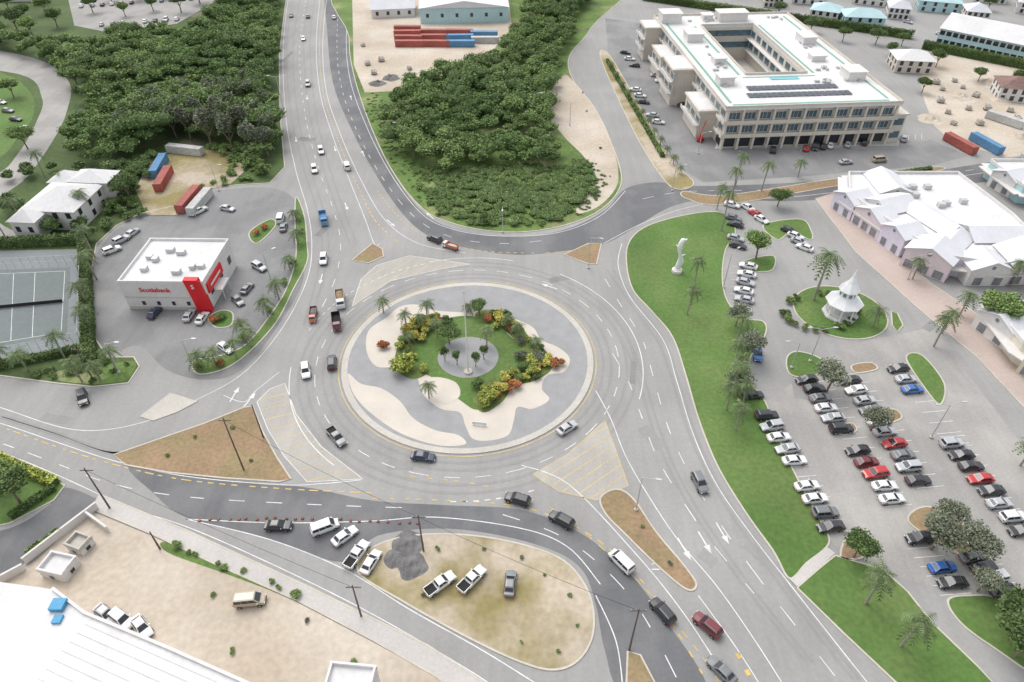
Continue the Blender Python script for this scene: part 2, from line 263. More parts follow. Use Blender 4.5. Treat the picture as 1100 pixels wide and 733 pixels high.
# ---------------------------------------------------------------- lane lines
W=WL
line(W,[(314,-20),(308,10),(304,60),(307,125),(317,180),(330,225),(335,262),(330,300),(305,350),(265,398),(215,428),(150,455),(80,462),(0,438),(-60,420)],.17)
line(W,[(332,-20),(324,30),(322,70),(328,125),(342,180),(358,225),(366,262),(360,300),(346,330)],.16,(3,5))
line(W,[(353,-20),(347,40),(350,95),(366,145),(390,198),(415,238),(450,262),(500,272)],.17); line(W,[(346,-20),(340,40),(343,95),(357,145),(376,195),(392,235),(402,262),(408,262)],.17)
line(YL,[(349,-20),(343.5,40),(346.5,95),(361,145),(383,197),(403,237),(430,262)],.3,(1,1.5))
line(W,[(366,-20),(362,40),(366,90),(383,140),(410,190),(445,233),(485,255),(540,262),(590,258)],.16,(3,5))
line(W,[(376,-20),(372,40),(376,85),(392,132),(418,184),(452,229),(488,247),(540,254),(600,250),(645,232),(672,205)],.17)
line(YL,[(405,205),(430,235),(465,258),(520,270),(580,272),(612,270)],.22,(1,1))
line(W,[(648,262),(700,236),(760,219),(860,211),(1000,194),(1110,178)],.16); line(W,[(690,214),(740,206),(860,203),(1000,189),(1110,172)],.16,(3,4))
line(W,[(668,262),(664,285),(676,318),(712,365),(727,410),(744,465),(768,518),(805,572),(850,630),(905,700),(945,750)],.17)
line(W,[(650,300),(668,330),(690,365),(703,410),(718,460),(742,512),(775,565),(820,628),(880,705),(915,750)],.16,(3,5))
line(W,[(640,420),(656,450),(672,490),(696,532),(728,580),(770,630),(812,690),(850,750)],.17)
line(W,[(658,380),(675,410),(690,450),(705,490),(728,530),(762,580),(810,638)],.16,(3,5))
line(W,[(750,640),(790,695),(825,750)],.17); line(W,[(560,500),(610,520),(680,592),(735,660),(790,745)],.17)
line(W,[(540,553),(600,575),(650,612),(690,660),(735,745)],.16,(3,4)); line(YL,[(400,536),(480,538),(560,545),(622,568),(672,606),(712,655),(765,742)],.24,(1.,1.5))
line(W,[(640,640),(662,690),(670,750)],.17); line(YL,[(440,512),(520,522),(590,545),(650,592),(700,640),(750,700),(780,745)],.18,(1,1.6))
line(W,[(200,558),(300,562),(400,560),(470,556),(560,568),(610,588),(645,628)],.17)
line(W,[(200,558),(290,580),(370,612),(440,655),(520,700),(600,750)],.17); line(W,[(130,545),(200,566),(300,610),(400,660),(500,718),(540,745)],.16)
line(W,[(-60,440),(0,455),(60,475),(125,496),(200,512),(300,521),(345,520),(388,516)],.17); line(YL,[(-60,445),(0,459),(60,480),(125,500),(200,516),(300,525),(400,530)],.22,(1.2,1.2))
line(W,[(-60,458),(0,476),(60,498),(120,520),(200,534),(330,542),(440,546)],.16,(3,4))
line(W,[(-60,470),(0,486),(60,510),(110,533)],.17); line(W,[(240,425),(262,432),(275,420),(300,400)],.16)
sp=[(276,432),(290,418),(306,412),(318,445),(345,480),(390,515),(330,518),(305,490),(288,462)]
sheet('painted_splitter',sp,.0445,mt['splitter'],False); line(W,sp+[sp[0]],.13,sm=False); hatch(FY,sp,R(20),3.,.15)
sp=[(572,510),(610,488),(650,452),(660,480),(675,522),(640,538),(600,528)]
sheet('painted_splitter',sp,.0445,mt['splitter'],False); line(FY,sp+[sp[0]],.16,sm=False); hatch(FY,sp,R(38),2.1,.17)
sp=[(405,285),(440,275),(505,284),(470,290),(420,302),(384,325),(378,330),(388,300)]; sheet('painted_splitter',sp,.0445,mt['splitter'],False); line(W,sp+[sp[0]],.13,sm=False); hatch(FY,sp,R(50),2.6,.16)
line(YL,[(792,702),(808,732)],.7,(.4,.7)); hatch(W,[(700,600),(712,612),(700,618)],0,1,.2)
for a in((735,590,6,10),(757,583,6,10),(776,573,6,10),(590,308,-9,-3),(588,325,-9,-3),(318,150,1,10),(330,105,0,10),(390,165,-4,-8),(377,105,-2,-8),(372,222,3,8),(360,160,2,8),(252,424,5,-8),(268,430,5,-6),(345,300,-2,8),(462,232,-6,-5),(420,240,6,5),(700,250,-8,3)): arrow(*a,s_=1.)
for (x0,y0),(x1,y1),n,vx,vy in(((812,452),(884,573),11,26,-2),((862,402),(950,545),13,24,-2),((904,403),(985,525),11,24,-2),((955,392),(1060,545),13,24,-2),((1010,470),(1085,575),9,27,-2),((786,286),(782,340),7,20,3),((700,80),(735,122),8,12,-1),((860,163),(990,150),18,2,-6),((975,590),(1010,640),5,26,-2),((1040,600),(1065,640),4,26,-3),((1045,208),(1070,230),5,7,4)):
    a,b=G(x0,y0),G(x1,y1); v=G(x0+vx,y0+vy)-a
    for i in range(n+1): p=a.lerp(b,i/n); line(W,[p,p+v.normalized()*5],.12,z=.06,sm=False)
WL.build('white_road_markings',mt['white'],kind='structure'); YL.build('yellow_road_markings',mt['yellow'],kind='structure'); FY.build('faded_yellow_road_markings',mt['yellowf'],kind='structure'); TW.build('tyre_worn_tracks',mt['asphalt_worn'],kind='structure')
# ---------------------------------------------------------------- vegetation
def leafmesh(name,C_,sz,mat,corev=None):
    n=len(C_); a=rng.normal(size=(n,3)); a[:,2]*=.6; a/=np.linalg.norm(a,axis=1)[:,None]; b=np.cross(a,rng.normal(size=(n,3))*np.array([.7,.7,1.])); b[:,2]*=.6; b/=np.linalg.norm(b,axis=1)[:,None]
    s_=sz[:,None]; V=np.stack([C_-a*s_,C_+b*s_*.6,C_+a*s_,C_-b*s_*.6],1).reshape(-1,3)
    m=MB(); m.v=V.tolist(); m.f=np.arange(4*n).reshape(n,4).tolist(); m.m=[0]*n
    if corev:
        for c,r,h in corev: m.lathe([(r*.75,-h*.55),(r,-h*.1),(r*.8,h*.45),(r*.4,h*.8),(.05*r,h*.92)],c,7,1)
    return m.mesh(name,[mat,mt['core']])
def crown_pts(c,Rr,H,nl,n,leaf,ck=.8):
    L=[];Z=[];K=[]
    for i in range(nl):
        a=random.uniform(0,6.28); d=Rr*.62*math.sqrt(random.random()) if nl>1 else 0; r=Rr*random.uniform(.38,.6) if nl>1 else Rr; h=r*H/Rr*random.uniform(.85,1.15)
        cc=np.array([c[0]+d*math.cos(a),c[1]+d*math.sin(a),c[2]+random.uniform(-.12,.35)*H*(1-d/Rr*.8)])
        u=rng.normal(size=(n//nl,3)); u/=np.linalg.norm(u,axis=1)[:,None]; u[:,2]=np.where(u[:,2]<-.3,-u[:,2],u[:,2])
        L.append(cc+u*np.array([r,r,h])*rng.uniform(.72,1.14,size=(len(u),1))); Z.append(rng.uniform(.6,1.3,len(u))*leaf)
        if ck: K.append((cc,r*ck,h*ck))
    return np.concatenate(L),np.concatenate(Z),K
CR={}
def crown(kind,i,mat):
    k=(kind,i,mat)
    if k not in CR:
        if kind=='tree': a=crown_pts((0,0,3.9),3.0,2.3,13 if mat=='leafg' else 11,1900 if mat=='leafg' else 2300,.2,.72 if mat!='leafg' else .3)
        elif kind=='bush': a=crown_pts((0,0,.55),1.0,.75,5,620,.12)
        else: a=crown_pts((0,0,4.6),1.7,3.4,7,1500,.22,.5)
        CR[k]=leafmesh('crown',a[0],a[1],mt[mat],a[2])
    return CR[k]
TR={}
def trunkm(h,r,kind):
    k=(h,r,kind)
    if k not in TR:
        m=MB(); a=Vector((.15,.05,h*.55)); m.tube((0,0,-.1),a,r,r*.75); 
        for i in range(4): t=i*1.6; m.tube(a,(1.2*math.cos(t),1.2*math.sin(t),h+.3*i),r*.6,r*.2,6)
        TR[k]=m.mesh('trunk',mt['trunk'])
    return TR[k]
def tree(px,py,s_,desc,mat='leaf',kind='tree',group='trees',z=.13,cat='tree',nm='broadleaf_tree'):
    p=G(px,py,z); o=empty(nm,p,random.uniform(0,6.28),s_); put('trunk',trunkm(3.6,.2,kind),o); put('crown',crown(kind,random.randrange(3),mat),o)
    return reg(o,desc,cat,group,(px,py))
def bush(px,py,s_,desc,mat='leaf',group='shrubs',z=.15):
    o=put('shrub',crown('bush',random.randrange(3),mat),None,None,G(px,py,z)); o.scale=(s_,s_,s_); o.rotation_euler[2]=random.uniform(0,6.28); return reg(o,desc,'shrub',group,(px,py))
PC=[]
for k in range(3):
    m=MB()
    for i in range(20):
        t=i*2.399+k; up=.75-1.25*(i/20)+random.uniform(-.1,.1); L=2.5*random.uniform(.85,1.1); d=Vector((math.cos(t),math.sin(t),0)); sd=Vector((-d.y,d.x,0)); n=9; P_=[]
        for j in range(n+1): q=j/n; P_.append(d*(L*q*(1-.12*q))+Vector((0,0,L*(up*q-.75*q*q))))
        for j in range(n):
            w=L*.25*math.sin(math.pi*min(1,(j+1.2)/(n+1.2)))+.08; a,b=P_[j],P_[j+1]
            for sg in(-1,1):
                tip=a.lerp(b,.5)+sd*sg*w+d*.25+Vector((0,0,-w*.55)); m.add([a,a.lerp(b,.7),tip],[(0,1,2)])
            m.add([a-sd*.03,b-sd*.03,b+sd*.03,a+sd*.03],[(0,1,2,3)])
    m.lathe([(.1,-.5),(.22,-.2),(.15,.15),(.02,.3)],n=6); PC.append(m.mesh('crown',mt['palm']))
PTK={}
def palm(px,py,h,desc,group='palms',s_=1.,z=.13):
    h=round(h); k=h
    if k not in PTK:
        m=MB(); pr=Vector((0,0,-.1)); 
        for j in range(5): q=(j+1)/5; nx=Vector((.05*h*q*q,0,h*q)); m.tube(pr,nx,.2-.07*j/5,.2-.07*(j+1)/5,7); pr=nx
        PTK[k]=m.mesh('trunk',mt['palmtrunk'])
    o=empty('palm_tree',G(px,py,z),random.uniform(0,6.28),s_*random.uniform(.9,1.08)); put('trunk',PTK[k],o); c=put('crown',PC[random.randrange(3)],o,None,(.05*h,0,h)); c.rotation_euler=(0,0,random.uniform(0,6)); 
    return reg(o,desc,'palm tree',group,(px,py))
def inpoly(p,q):
    r=False; n=len(q)
    for i in range(n):
        a,b=q[i],q[i-1]
        if (a.y>p.y)!=(b.y>p.y) and p.x<(b.x-a.x)*(p.y-a.y)/(b.y-a.y)+a.x: r=not r
    return r
def wood(name,label,cat,px,sp,Rr,H,zc,nl,n,leaf,mat,holes=(),skip=0.):
    q=[g(p) for p in px]; hs=[[g(p) for p in h] for h in holes]; x0,x1=min(p.x for p in q),max(p.x for p in q); y0,y1=min(p.y for p in q),max(p.y for p in q); A=[];B=[];K=[]
    y=y0
    while y<y1:
        x=x0
        while x<x1:
            p=Vector((x+random.uniform(-.45,.45)*sp,y+random.uniform(-.45,.45)*sp,0))
            if random.random()>skip and inpoly(p,q) and not any(inpoly(p,h) for h in hs):
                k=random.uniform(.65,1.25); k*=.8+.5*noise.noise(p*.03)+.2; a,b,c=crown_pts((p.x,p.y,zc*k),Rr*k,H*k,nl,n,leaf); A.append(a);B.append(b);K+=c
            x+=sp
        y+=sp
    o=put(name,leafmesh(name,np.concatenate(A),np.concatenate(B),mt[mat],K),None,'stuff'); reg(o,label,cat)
PW=[(-60,22),(0,45),(60,58),(100,54),(150,46),(205,38),(235,20),(250,-15),(304,-15),(298,40),(296,110),(299,180),(285,190),(268,178),(255,158),(215,152),(185,150),(165,165),(120,185),(90,185),(75,170),(85,140),(92,110),(80,85),(40,66),(-60,45)]
PN=[(412,112),(440,98),(490,88),(530,68),(556,40),(566,5),(580,-15),(640,-15),(622,20),(606,55),(596,90),(586,125),(598,158),(596,178),(550,186),(510,180),(480,188),(450,184),(436,168),(420,140)]
wood('woodland','dense green woodland left of the northern road','woodland',PW,5.2,4.4,3.,5.,5,380,.38,'leafd')
wood('woodland','paler green trees mixed through the wood left of the northern road','woodland',PW,7,3.6,3.4,6.,6,380,.36,'leafl',skip=.78)
wood('woodland','grey green feathery trees mixed through the lower western wood','woodland',[(150,120),(200,100),(290,100),(298,180),(262,165),(215,150),(165,162),(130,170)],6,3.,4.2,6.,6,380,.32,'leafg',skip=.5)
wood('woodland','dense green woodland between the two northern roads','woodland',PN,5.,4.2,3.,4.6,5,420,.36,'leafd')
wood('woodland','paler green trees mixed through the wood between the northern roads','woodland',PN,7,3.6,3.,5.4,6,380,.36,'leafl',skip=.75)
wood('scrub','low light green scrub on the tip of the northern island','scrub',[(440,186),(480,180),(500,184),(530,180),(600,174),(628,172),(640,195),(632,216),(600,238),(560,244),(510,241),(470,228)],2.6,2.4,.9,.6,4,170,.2,'leafl',skip=.12)
wood('scrub','rough grass and low growth along the northern island edge','scrub',[(388,108),(405,98),(424,130),(446,175),(480,182),(640,176),(655,200),(630,228),(590,243),(540,246),(490,238),(455,222),(422,178)],2.,1.1,.35,.2,3,70,.14,'leafl',skip=.35)
wood('undergrowth','tangled green undergrowth beside the container yard','undergrowth',[(225,158),(262,158),(290,188),(262,198),(228,202),(205,222),(196,215),(212,200),(245,192),(250,175),(228,170)],3.2,2.4,1.3,1.,3,160,.25,'leafl',skip=.15)
wood('undergrowth','shrubs and undergrowth left of the container yard','undergrowth',[(118,190),(160,165),(166,178),(150,205),(160,230),(125,240),(104,258),(110,225)],3.4,2.6,1.8,1.4,3,180,.26,'leaf')
wood('undergrowth','strip of shrubs below the tennis court','undergrowth',[(0,398),(60,398),(110,388),(140,386),(146,396),(130,408),(95,412),(50,408),(0,402)],2.6,1.5,.9,.6,3,150,.18,'leaf',skip=.25)
wood('garden_greenery','dense garden greenery around the white villa','garden plants',[(0,190),(60,180),(120,190),(150,205),(120,235),(100,262),(60,262),(40,258),(20,245),(0,215)],5,3.2,2.4,2.8,4,300,.33,'leaf',holes=[[(15,196),(75,185),(118,205),(112,250),(25,256)]])
wood('far_trees','line of distant trees behind the rooftops at upper right','trees',[(620,-22),(1200,-22),(1200,-8),(620,-14)],9,5,4,5,3,120,.8,'leafd')
def hedge(pa,pb,w,h,label,mat='leaf',z=.1,n=None):
    a,b=G(*pa),G(*pb); L=(b-a).length; n=n or int(L*w*34+L*h*26); n=min(n,14000); t=rng.uniform(0,1,n); s_=rng.uniform(-1,1,n); u=rng.uniform(0,1,n); d=(b-a).normalized(); sd=Vector((-d.y,d.x,0))
    top=rng.uniform(0,1,n)<.55; u=np.where(top,1+rng.normal(0,.09,n),u); s_=np.where(top,s_,np.sign(s_)*(1+rng.normal(0,.08,n)))
    C_=np.array(a)[None,:]+t[:,None]*np.array(b-a)+s_[:,None]*np.array(sd)*w/2; C_[:,2]=z+u*h; m=leafmesh('hedge',C_,rng.uniform(.14,.3,n)*(1.4 if L>60 else 1),mt[mat])
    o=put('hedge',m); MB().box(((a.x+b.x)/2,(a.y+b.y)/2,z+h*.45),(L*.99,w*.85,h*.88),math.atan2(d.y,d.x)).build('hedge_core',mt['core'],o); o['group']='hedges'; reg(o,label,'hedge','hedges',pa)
hedge((-10,266),(88,262),2,2.5,'long clipped hedge above the tennis court'); hedge((92,262),(98,395),2.4,2.2,'tall hedge between the tennis court and the bank lot'); hedge((-20,400),(92,377),1.5,1.6,'hedge along the lower side of the tennis court')
hedge((0,494),(62,522),1.6,1.4,'hedge along the corner garden by the road','leafyg'); hedge((30,598),(66,572),1.2,1,'small hedge beside the dark driveway'); hedge((60,525),(12,558),1.2,1.1,'hedge curving round the corner garden')
hedge((690,0),(980,42),3,3,'long dark hedge behind the cream office complex','leafd'); hedge((990,52),(1110,76),3,3,'hedge in front of the long white and blue building','leafd'); hedge((652,66),(712,170),1.2,.9,'low hedge beside the office complex access road','leaf')
hedge((1000,182),(905,196),1.2,.8,'low hedge along the road above the shops'); hedge((606,-5),(560,105),2.5,3,'dark strip of hedge beside the track in the northern wood','leafd')
# island planting
for x,y,h in((412,336,5),(437,356,7),(459,344,6),(440,372,5),(451,352,5),(461,428,5),(523,372,6),(575,378,5),(556,362,4),(503,336,3),(545,352,4),(470,362,6)): palm(x,y,h,'palm tree in the planting of the roundabout island','palms on the roundabout',.8,.2)
tree(515,338,.7,'round leafy tree at the upper edge of the roundabout garden',group='trees on the roundabout'); tree(483,370,.85,'big leafy tree left of the central pole on the roundabout',group='trees on the roundabout')
for x,y in((478,388),(491,392),(511,394),(520,386)): tree(x,y,.55,'small tree in the paved disc at the centre of the roundabout','leaf','col','trees on the roundabout',.2)
bush(430,395,3.2,'large yellow green bush at the left of the roundabout garden','leafyg'); bush(527,434,2.4,'yellow green bush at the lower end of the roundabout garden','leafyg'); bush(412,374,1.5,'orange red bush alone on the left gravel of the roundabout','leafo'); bush(599,393,1.5,'orange red bush alone on the right gravel of the roundabout','leafo')
IB=[(440,358,1.8,'leafy'),(448,364,2.,'leafy'),(458,356,2.,'leafy'),(466,350,1.5,'leafy'),(452,348,1.6,'leafyg'),(525,344,1.4,'leafo'),(534,340,1.6,'leafy'),(543,348,1.9,'leafy'),(552,356,1.4,'leafo'),(530,352,1.2,'leafyg'),(545,408,1.5,'leafy'),(538,418,1.7,'leafy'),(532,426,1.3,'leafo'),(552,402,1.5,'leafyg'),(562,396,1.5,'leaf'),(520,424,1.8,'leafyg'),(514,416,1.6,'leaf'),(560,384,1.5,'leafg'),(568,392,2.1,'leafyg'),(576,388,1.9,'leafg'),(572,400,1.8,'leafyg'),(584,394,1.5,'leafy'),(438,398,1.5,'leafy'),(480,348,1.6,'leaf'),(560,368,1.3,'leafg'),(458,398,1.3,'leafyg'),(444,384,1.3,'leafyg')]
random.seed(33)
for pl in([(432,392),(434,372),(442,354),(458,344),(472,344)],[(518,340),(538,340),(554,350),(564,364),(578,380),(586,392),(572,404),(554,410),(540,424),(522,438)]):
    for i in range(26):
        t=random.random()*(len(pl)-1); j=int(t); f_=t-j; IB.append((pl[j][0]*(1-f_)+pl[j+1][0]*f_+random.uniform(-5,5),pl[j][1]*(1-f_)+pl[j+1][1]*f_+random.uniform(-3,3),random.uniform(.8,1.4),random.choice(['leafy','leafyg','leaf','leafl','leaf','leafyg','leafo'])))
for x,y,s_,mm in IB: bush(x,y,s_,{'leafy':'yellow flowering bush','leafyg':'yellow green bush','leafo':'orange bush','leaf':'green bush','leafg':'grey green bush','leafl':'light green bush'}[mm]+' in the roundabout garden',mm,'bushes on the roundabout',.2)
# trees elsewhere
for x,y,s_ in((205,150,1.6),(228,158,1.8),(250,162,1.7),(272,168,1.6),(215,142,1.7),(190,148,1.5),(262,150,1.7),(288,168,1.4),(240,140,1.7)): tree(x,y,s_,'grey green feathery tree at the lower edge of the western wood','leafg','col','feathery trees')
for x,y,h in((76,212,8),(48,190,8),(25,240,7),(95,235,8),(10,262,8),(60,235,6),(88,410,6),(70,385,7),(126,398,6),(108,408,5),(104,300,7),(96,330,6),(102,276,8),(98,355,6),(5,392,5),(30,398,5)): palm(x,y,h,'palm tree near the tennis court and villa','palms at left',1.05)
for x,y,h in((215,396,4),(232,392,4),(254,384,5),(270,372,5),(262,360,4),(288,340,5),(300,322,5),(312,290,4),(320,262,4),(318,236,3)): palm(x,y,h,'small palm on the verge between bank and road','palms by the bank')
for x,y,h in((790,200,11),(775,248,12),(786,214,10),(818,205,9),(770,225,8),(857,190,6),(745,310,9),(738,338,8),(790,370,8),(792,408,7),(786,424,8),(796,440,8),(788,396,8),(780,440,7),(790,462,7)): palm(x,y,h,'palm tree on the east lawn','palms on the lawn',1.)
palm(874,322,8,'tall full palm beside the white pavilion','palms near the pavilion',1.6); palm(1012,358,6,'palm tree on the shopping street','palms near the shops',1.1); palm(1003,372,7,'palm tree on the shopping street','palms near the shops',1.1); palm(980,300,6,'palm tree on the shopping street','palms near the shops'); palm(1086,308,6,'palm tree on the shopping street','palms near the shops',1.1); palm(1030,340,6,'palm tree on the shopping street','palms near the shops')
palm(938,350,5,'small palm on the garden by the pavilion','palms near the pavilion'); palm(930,648,7,'palm tree on the south east lawn','palms on the south east lawn',1.1); palm(968,694,7,'palm tree on the south east lawn','palms on the south east lawn',1.2); palm(1096,500,6,'palm tree at the right edge of the parking lot','palms in the lot')
for i in range(12): t=i/11; palm(655+75*t,75+112*t,4,'young palm along the office access road','palms along the access road',.7)
for x,y,s_,d_,mm in((888,420,1.25,'large olive tree at the upper end of the parking lot','leafg'),(935,462,1.,'olive green tree between the parking rows','leafg'),(1000,590,1.25,'spreading tree over the lower parked cars','leafg'),(1038,598,1.2,'spreading tree over the lower parked cars','leafg'),(1012,568,1.,'spreading tree over the lower parked cars','leafg'),(1085,682,1.4,'dark tree at the lower right edge','leaf'),(1050,635,.8,'slim tree beside the lower right cars','leafg'),(917,598,.95,'tree at the end of the parking lot above the path','leaf'),(812,278,1.3,'bright green tree beside the white parked cars','leafl'),(1062,352,1.6,'round pale green tree in front of the shops','leafl'),(835,222,1.,'small dark tree above the round garden','leaf'),(22,540,1.3,'round tree in the corner garden','leaf'),(8,520,1.,'small tree in the corner garden','leafl'),(790,350,1.,'tree at the narrow part of the lawn','leafg'),(800,385,1.2,'tree at the narrow part of the lawn','leafg'),(792,425,1.,'tree at the narrow part of the lawn','leafg'),(140,215,1.4,'tree behind the container yard','leaf'),(85,95,1.5,'broad tree beside the western lane','leaf'),(15,105,1.2,'tree on the western verge','leafl'),(520,240,.6,'small tree at the tip of the northern island','leaf'),(1090,705,1.3,'dark tree at the lower right edge','leaf'),(30,160,1.3,'tree on the western verge','leafl'),(445,170,1.5,'tree at the left edge of the northern wood','leafl'),(550,130,1.6,'broad tree in the northern wood','leafl')): tree(x,y,s_,d_,mm,group='single trees')
for x,y in((955,60),(968,50),(1005,72),(1050,88),(870,35),(905,45),(940,48),(835,18),(990,100),(1090,95),(1060,12),(965,18)): tree(x,y,random.uniform(.9,1.3),'small tree between the houses at upper right','leaf',group='trees between the houses',z=.05)
for x,y in((10,12),(28,22),(50,16),(62,30),(44,4),(20,34),(100,14),(135,18),(165,12),(195,14),(215,4),(120,2),(150,0),(180,-2),(2,28),(36,40)): tree(x,y,random.uniform(1.1,1.7),'tree around the upper left parking lot',random.choice(['leaf','leafl','leafd']),group='trees round the upper left lot',z=.15)
for i in range(16): bush(880+9*math.cos(i)*4.2,336+5.5*math.sin(i)*3.6,random.uniform(.8,1.4),'shrub in the round garden of the pavilion',random.choice(['leaf','leafl']),'shrubs round the pavilion')
for x,y in((230,345),(240,342),(275,252),(284,246),(238,392),(262,366),(290,335),(306,305),(316,285),(322,250),(215,395)): bush(x,y,1.2,'low shrub in the planting around the bank',random.choice(['leaf','leafl','leafo']),'shrubs round the bank')
for x,y in((190,588),(203,594),(210,596),(235,606),(241,611),(262,614),(292,626),(300,632),(318,640)): bush(x,y,random.uniform(.5,1.),'weedy bush beside the lower sidewalk','leafl','weeds by the sidewalk')
for x,y in((560,600),(585,618),(612,640),(620,672),(600,700),(470,590),(520,590),(455,640),(560,690),(230,640),(250,700),(380,712),(330,668),(210,470),(180,490),(250,460),(270,495),(690,566),(720,606),(630,120),(645,160),(655,190),(626,100)): bush(x,y,random.uniform(.3,.6),'small tuft of weeds on dry ground',random.choice(['leafl','leafg']),'weeds on dry ground')
# ---------------------------------------------------------------- vehicles
KD={
'sedan':dict(secs=[(-2.3,.7,.42,.82),(-2.18,.84,.32,.96),(-1.6,.9,.24,1.),(-.8,.91,.22,.99),(.4,.91,.22,.96),(1.2,.9,.24,.92),(1.95,.85,.28,.8),(2.2,.76,.34,.7),(2.3,.6,.4,.58)],cab=(-1.95,1.1,.84,.96,-1.2,.2,.64,1.45),wx=1.4,r=.33),
'SUV':dict(secs=[(-2.3,.8,.5,1.02),(-2.22,.9,.4,1.14),(-1.5,.95,.3,1.14),(.4,.95,.28,1.12),(1.2,.94,.3,1.08),(2.,.9,.34,.98),(2.25,.8,.42,.86),(2.33,.65,.5,.7)],cab=(-2.2,1.15,.88,1.12,-1.85,.35,.7,1.75),wx=1.45,r=.38),
'van':dict(secs=[(-2.35,.82,.5,1.1),(-2.3,.9,.4,1.2),(-1.5,.93,.3,1.2),(.8,.93,.3,1.18),(1.7,.9,.34,1.1),(2.25,.8,.42,.95),(2.35,.65,.5,.75)],cab=(-2.28,1.75,.88,1.18,-2.15,.95,.76,2.),wx=1.5,r=.35),
'pickup truck':dict(secs=[(-2.7,.88,.5,.78),(-2.6,.92,.45,.8),(-.9,.93,.35,.8),(-.6,.93,.32,1.1),(.6,.93,.3,1.12),(1.3,.93,.32,1.1),(2.3,.9,.36,1.02),(2.6,.82,.44,.9),(2.68,.65,.5,.75)],cab=(-.8,1.35,.86,1.1,-.55,.6,.7,1.72),wx=1.75,r=.4)}
PR={}
def quadp(P,s0,s1,t0,t1,off):
    a,b,c,d=[Vector(p) for p in P]; n=(b-a).cross(d-a).normalized()*off
    return [a.lerp(b,s).lerp(d.lerp(c,s),t)+n for s,t in((s0,t0),(s1,t0),(s1,t1),(s0,t1))]
WM={}
def wheel(parent,loc,r,w=.24):
    if (r,w) not in WM: WM[r,w]=(MB().tube((0,-w/2,0),(0,w/2,0),r,r,14).mesh('wheel',mt['tyre']),MB().tube((0,-w/2-.01,0),(0,w/2+.01,0),r*.6,r*.6,10).mesh('rim',mt['rim']))
    o=put('wheel',WM[r,w][0],parent,None,loc); put('rim',WM[r,w][1],o)
def proto(kind,col):
    if (kind,col) in PR: return PR[kind,col]
    d=KD[kind]; out=[]; b=MB()
    b.loft([[(x,-h*.9,z0),(x,-h,z0+(z1-z0)*.35),(x,-h*.98,z0+(z1-z0)*.75),(x,-h*.88,z1),(x,0,z1+.02),(x,h*.88,z1),(x,h*.98,z0+(z1-z0)*.75),(x,h,z0+(z1-z0)*.35),(x,h*.9,z0)] for x,h,z0,z1 in d['secs']])
    x0,x1,hb,zb,t0,t1,ht,zt=d['cab']
    B=[(x0,-hb,zb-.04),(x1,-hb,zb-.04),(x1,hb,zb-.04),(x0,hb,zb-.04)]; T=[(t0,-ht,zt),(t1,-ht,zt),(t1,ht,zt),(t0,ht,zt)]
    b.add(B+T+[(t0+.15,-ht*.7,zt+.05),(t1-.15,-ht*.7,zt+.05),(t1-.15,ht*.7,zt+.05),(t0+.15,ht*.7,zt+.05)],[(0,1,5,4),(1,2,6,5),(2,3,7,6),(3,0,4,7),(4,5,9,8),(5,6,10,9),(6,7,11,10),(7,4,8,11),(8,9,10,11)])
    if kind=='pickup truck':
        for y in(-.86,.86): b.box((-1.75,y,.95),(1.9,.1,.34))
        b.box((-2.66,0,.95),(.08,1.8,.34))
    out.append(('body',b.mesh('body',PM[col]),(0,0,0)))
    def q(name,P,rs): 
        m=MB()
        for r_ in rs: m.add(quadp(P,*r_,.015),[(0,1,2,3)])
        out.append((name,m.mesh(name,mt['glass']),(0,0,0)))
    q('windscreen',(B[1],B[2],T[2],T[1]),[(.07,.93,.12,.92)]); q('rear_window',(B[3],B[0],T[0],T[3]),[(.08,.92,.3,.9)])
    sp_=[(.07,.47,.2,.88),(.5,.9,.2,.88)] if kind!='van' else [(.04,.32,.2,.86),(.34,.62,.2,.86),(.64,.93,.2,.86)]
    q('side_window',(B[0],B[1],T[1],T[0]),sp_); q('side_window',(B[2],B[3],T[3],T[2]),sp_)
    wy=d['secs'][3][1]-.08
    for sx in(-1,1):
        for sy in(-1,1): out.append(('wheel',d['r'],(sx*d['wx'],sy*wy,d['r'])))
    x,h,z0,z1=d['secs'][-2]; hl=MB().box((0,0,0),(.18,.3,.14)).mesh('headlight',mt['lampw']); xr,hr,z2,z3=d['secs'][0]; tl=MB().box((0,0,0),(.1,.26,.2)).mesh('tail_light',mt['lampr'])
    for sy in(-1,1): out.append(('headlight',hl,(x+.02,sy*h*.78,z1-.14))); out.append(('tail_light',tl,(xr,sy*hr*.88,z3-.12)))
    out.append(('bumper',MB().box((0,0,0),(.12,h*1.7,.16)).mesh('bumper',mt['dark']),(d['secs'][-1][0]-.02,0,z0+.1)))
    if kind=='pickup truck': out.append(('cargo_bed',MB().box((-1.75,0,.815),(1.8,1.6,.03)).mesh('cargo_bed',mt['dark']),(0,0,0)))
    for sy in(-1,1): out.append(('mirror',MB().box((0,0,0),(.14,.2,.14)).mesh('mirror',PM[col]),(x1-.35,sy*(hb+.14),zb+.06)))
    PR[kind,col]=out; return out
def car(p,rz,kind,col,phrase,group,xy,z=.035):
    o=empty({'sedan':'car','SUV':'sport_utility_vehicle','van':'van','pickup truck':'pickup_truck'}[kind],(p.x,p.y,z),rz)
    for n,me,l in proto(kind,col):
        if n=='wheel': wheel(o,l,me)
        else: put(n,me,o,None,l)
    return reg(o,PAINT[col][0]+' '+kind+' '+phrase,{'SUV':'car','sedan':'car'}.get(kind,kind),group,xy)
TY={'c':'sedan','S':'SUV','v':'van','p':'pickup truck'}
def cars(phrase,group,L,z=.035):
    for x,y,dx,dy,cd in L: car(G(x,y),hd(x,y,dx,dy),TY[cd[1]],cd[0],phrase,group,(x,y),z)
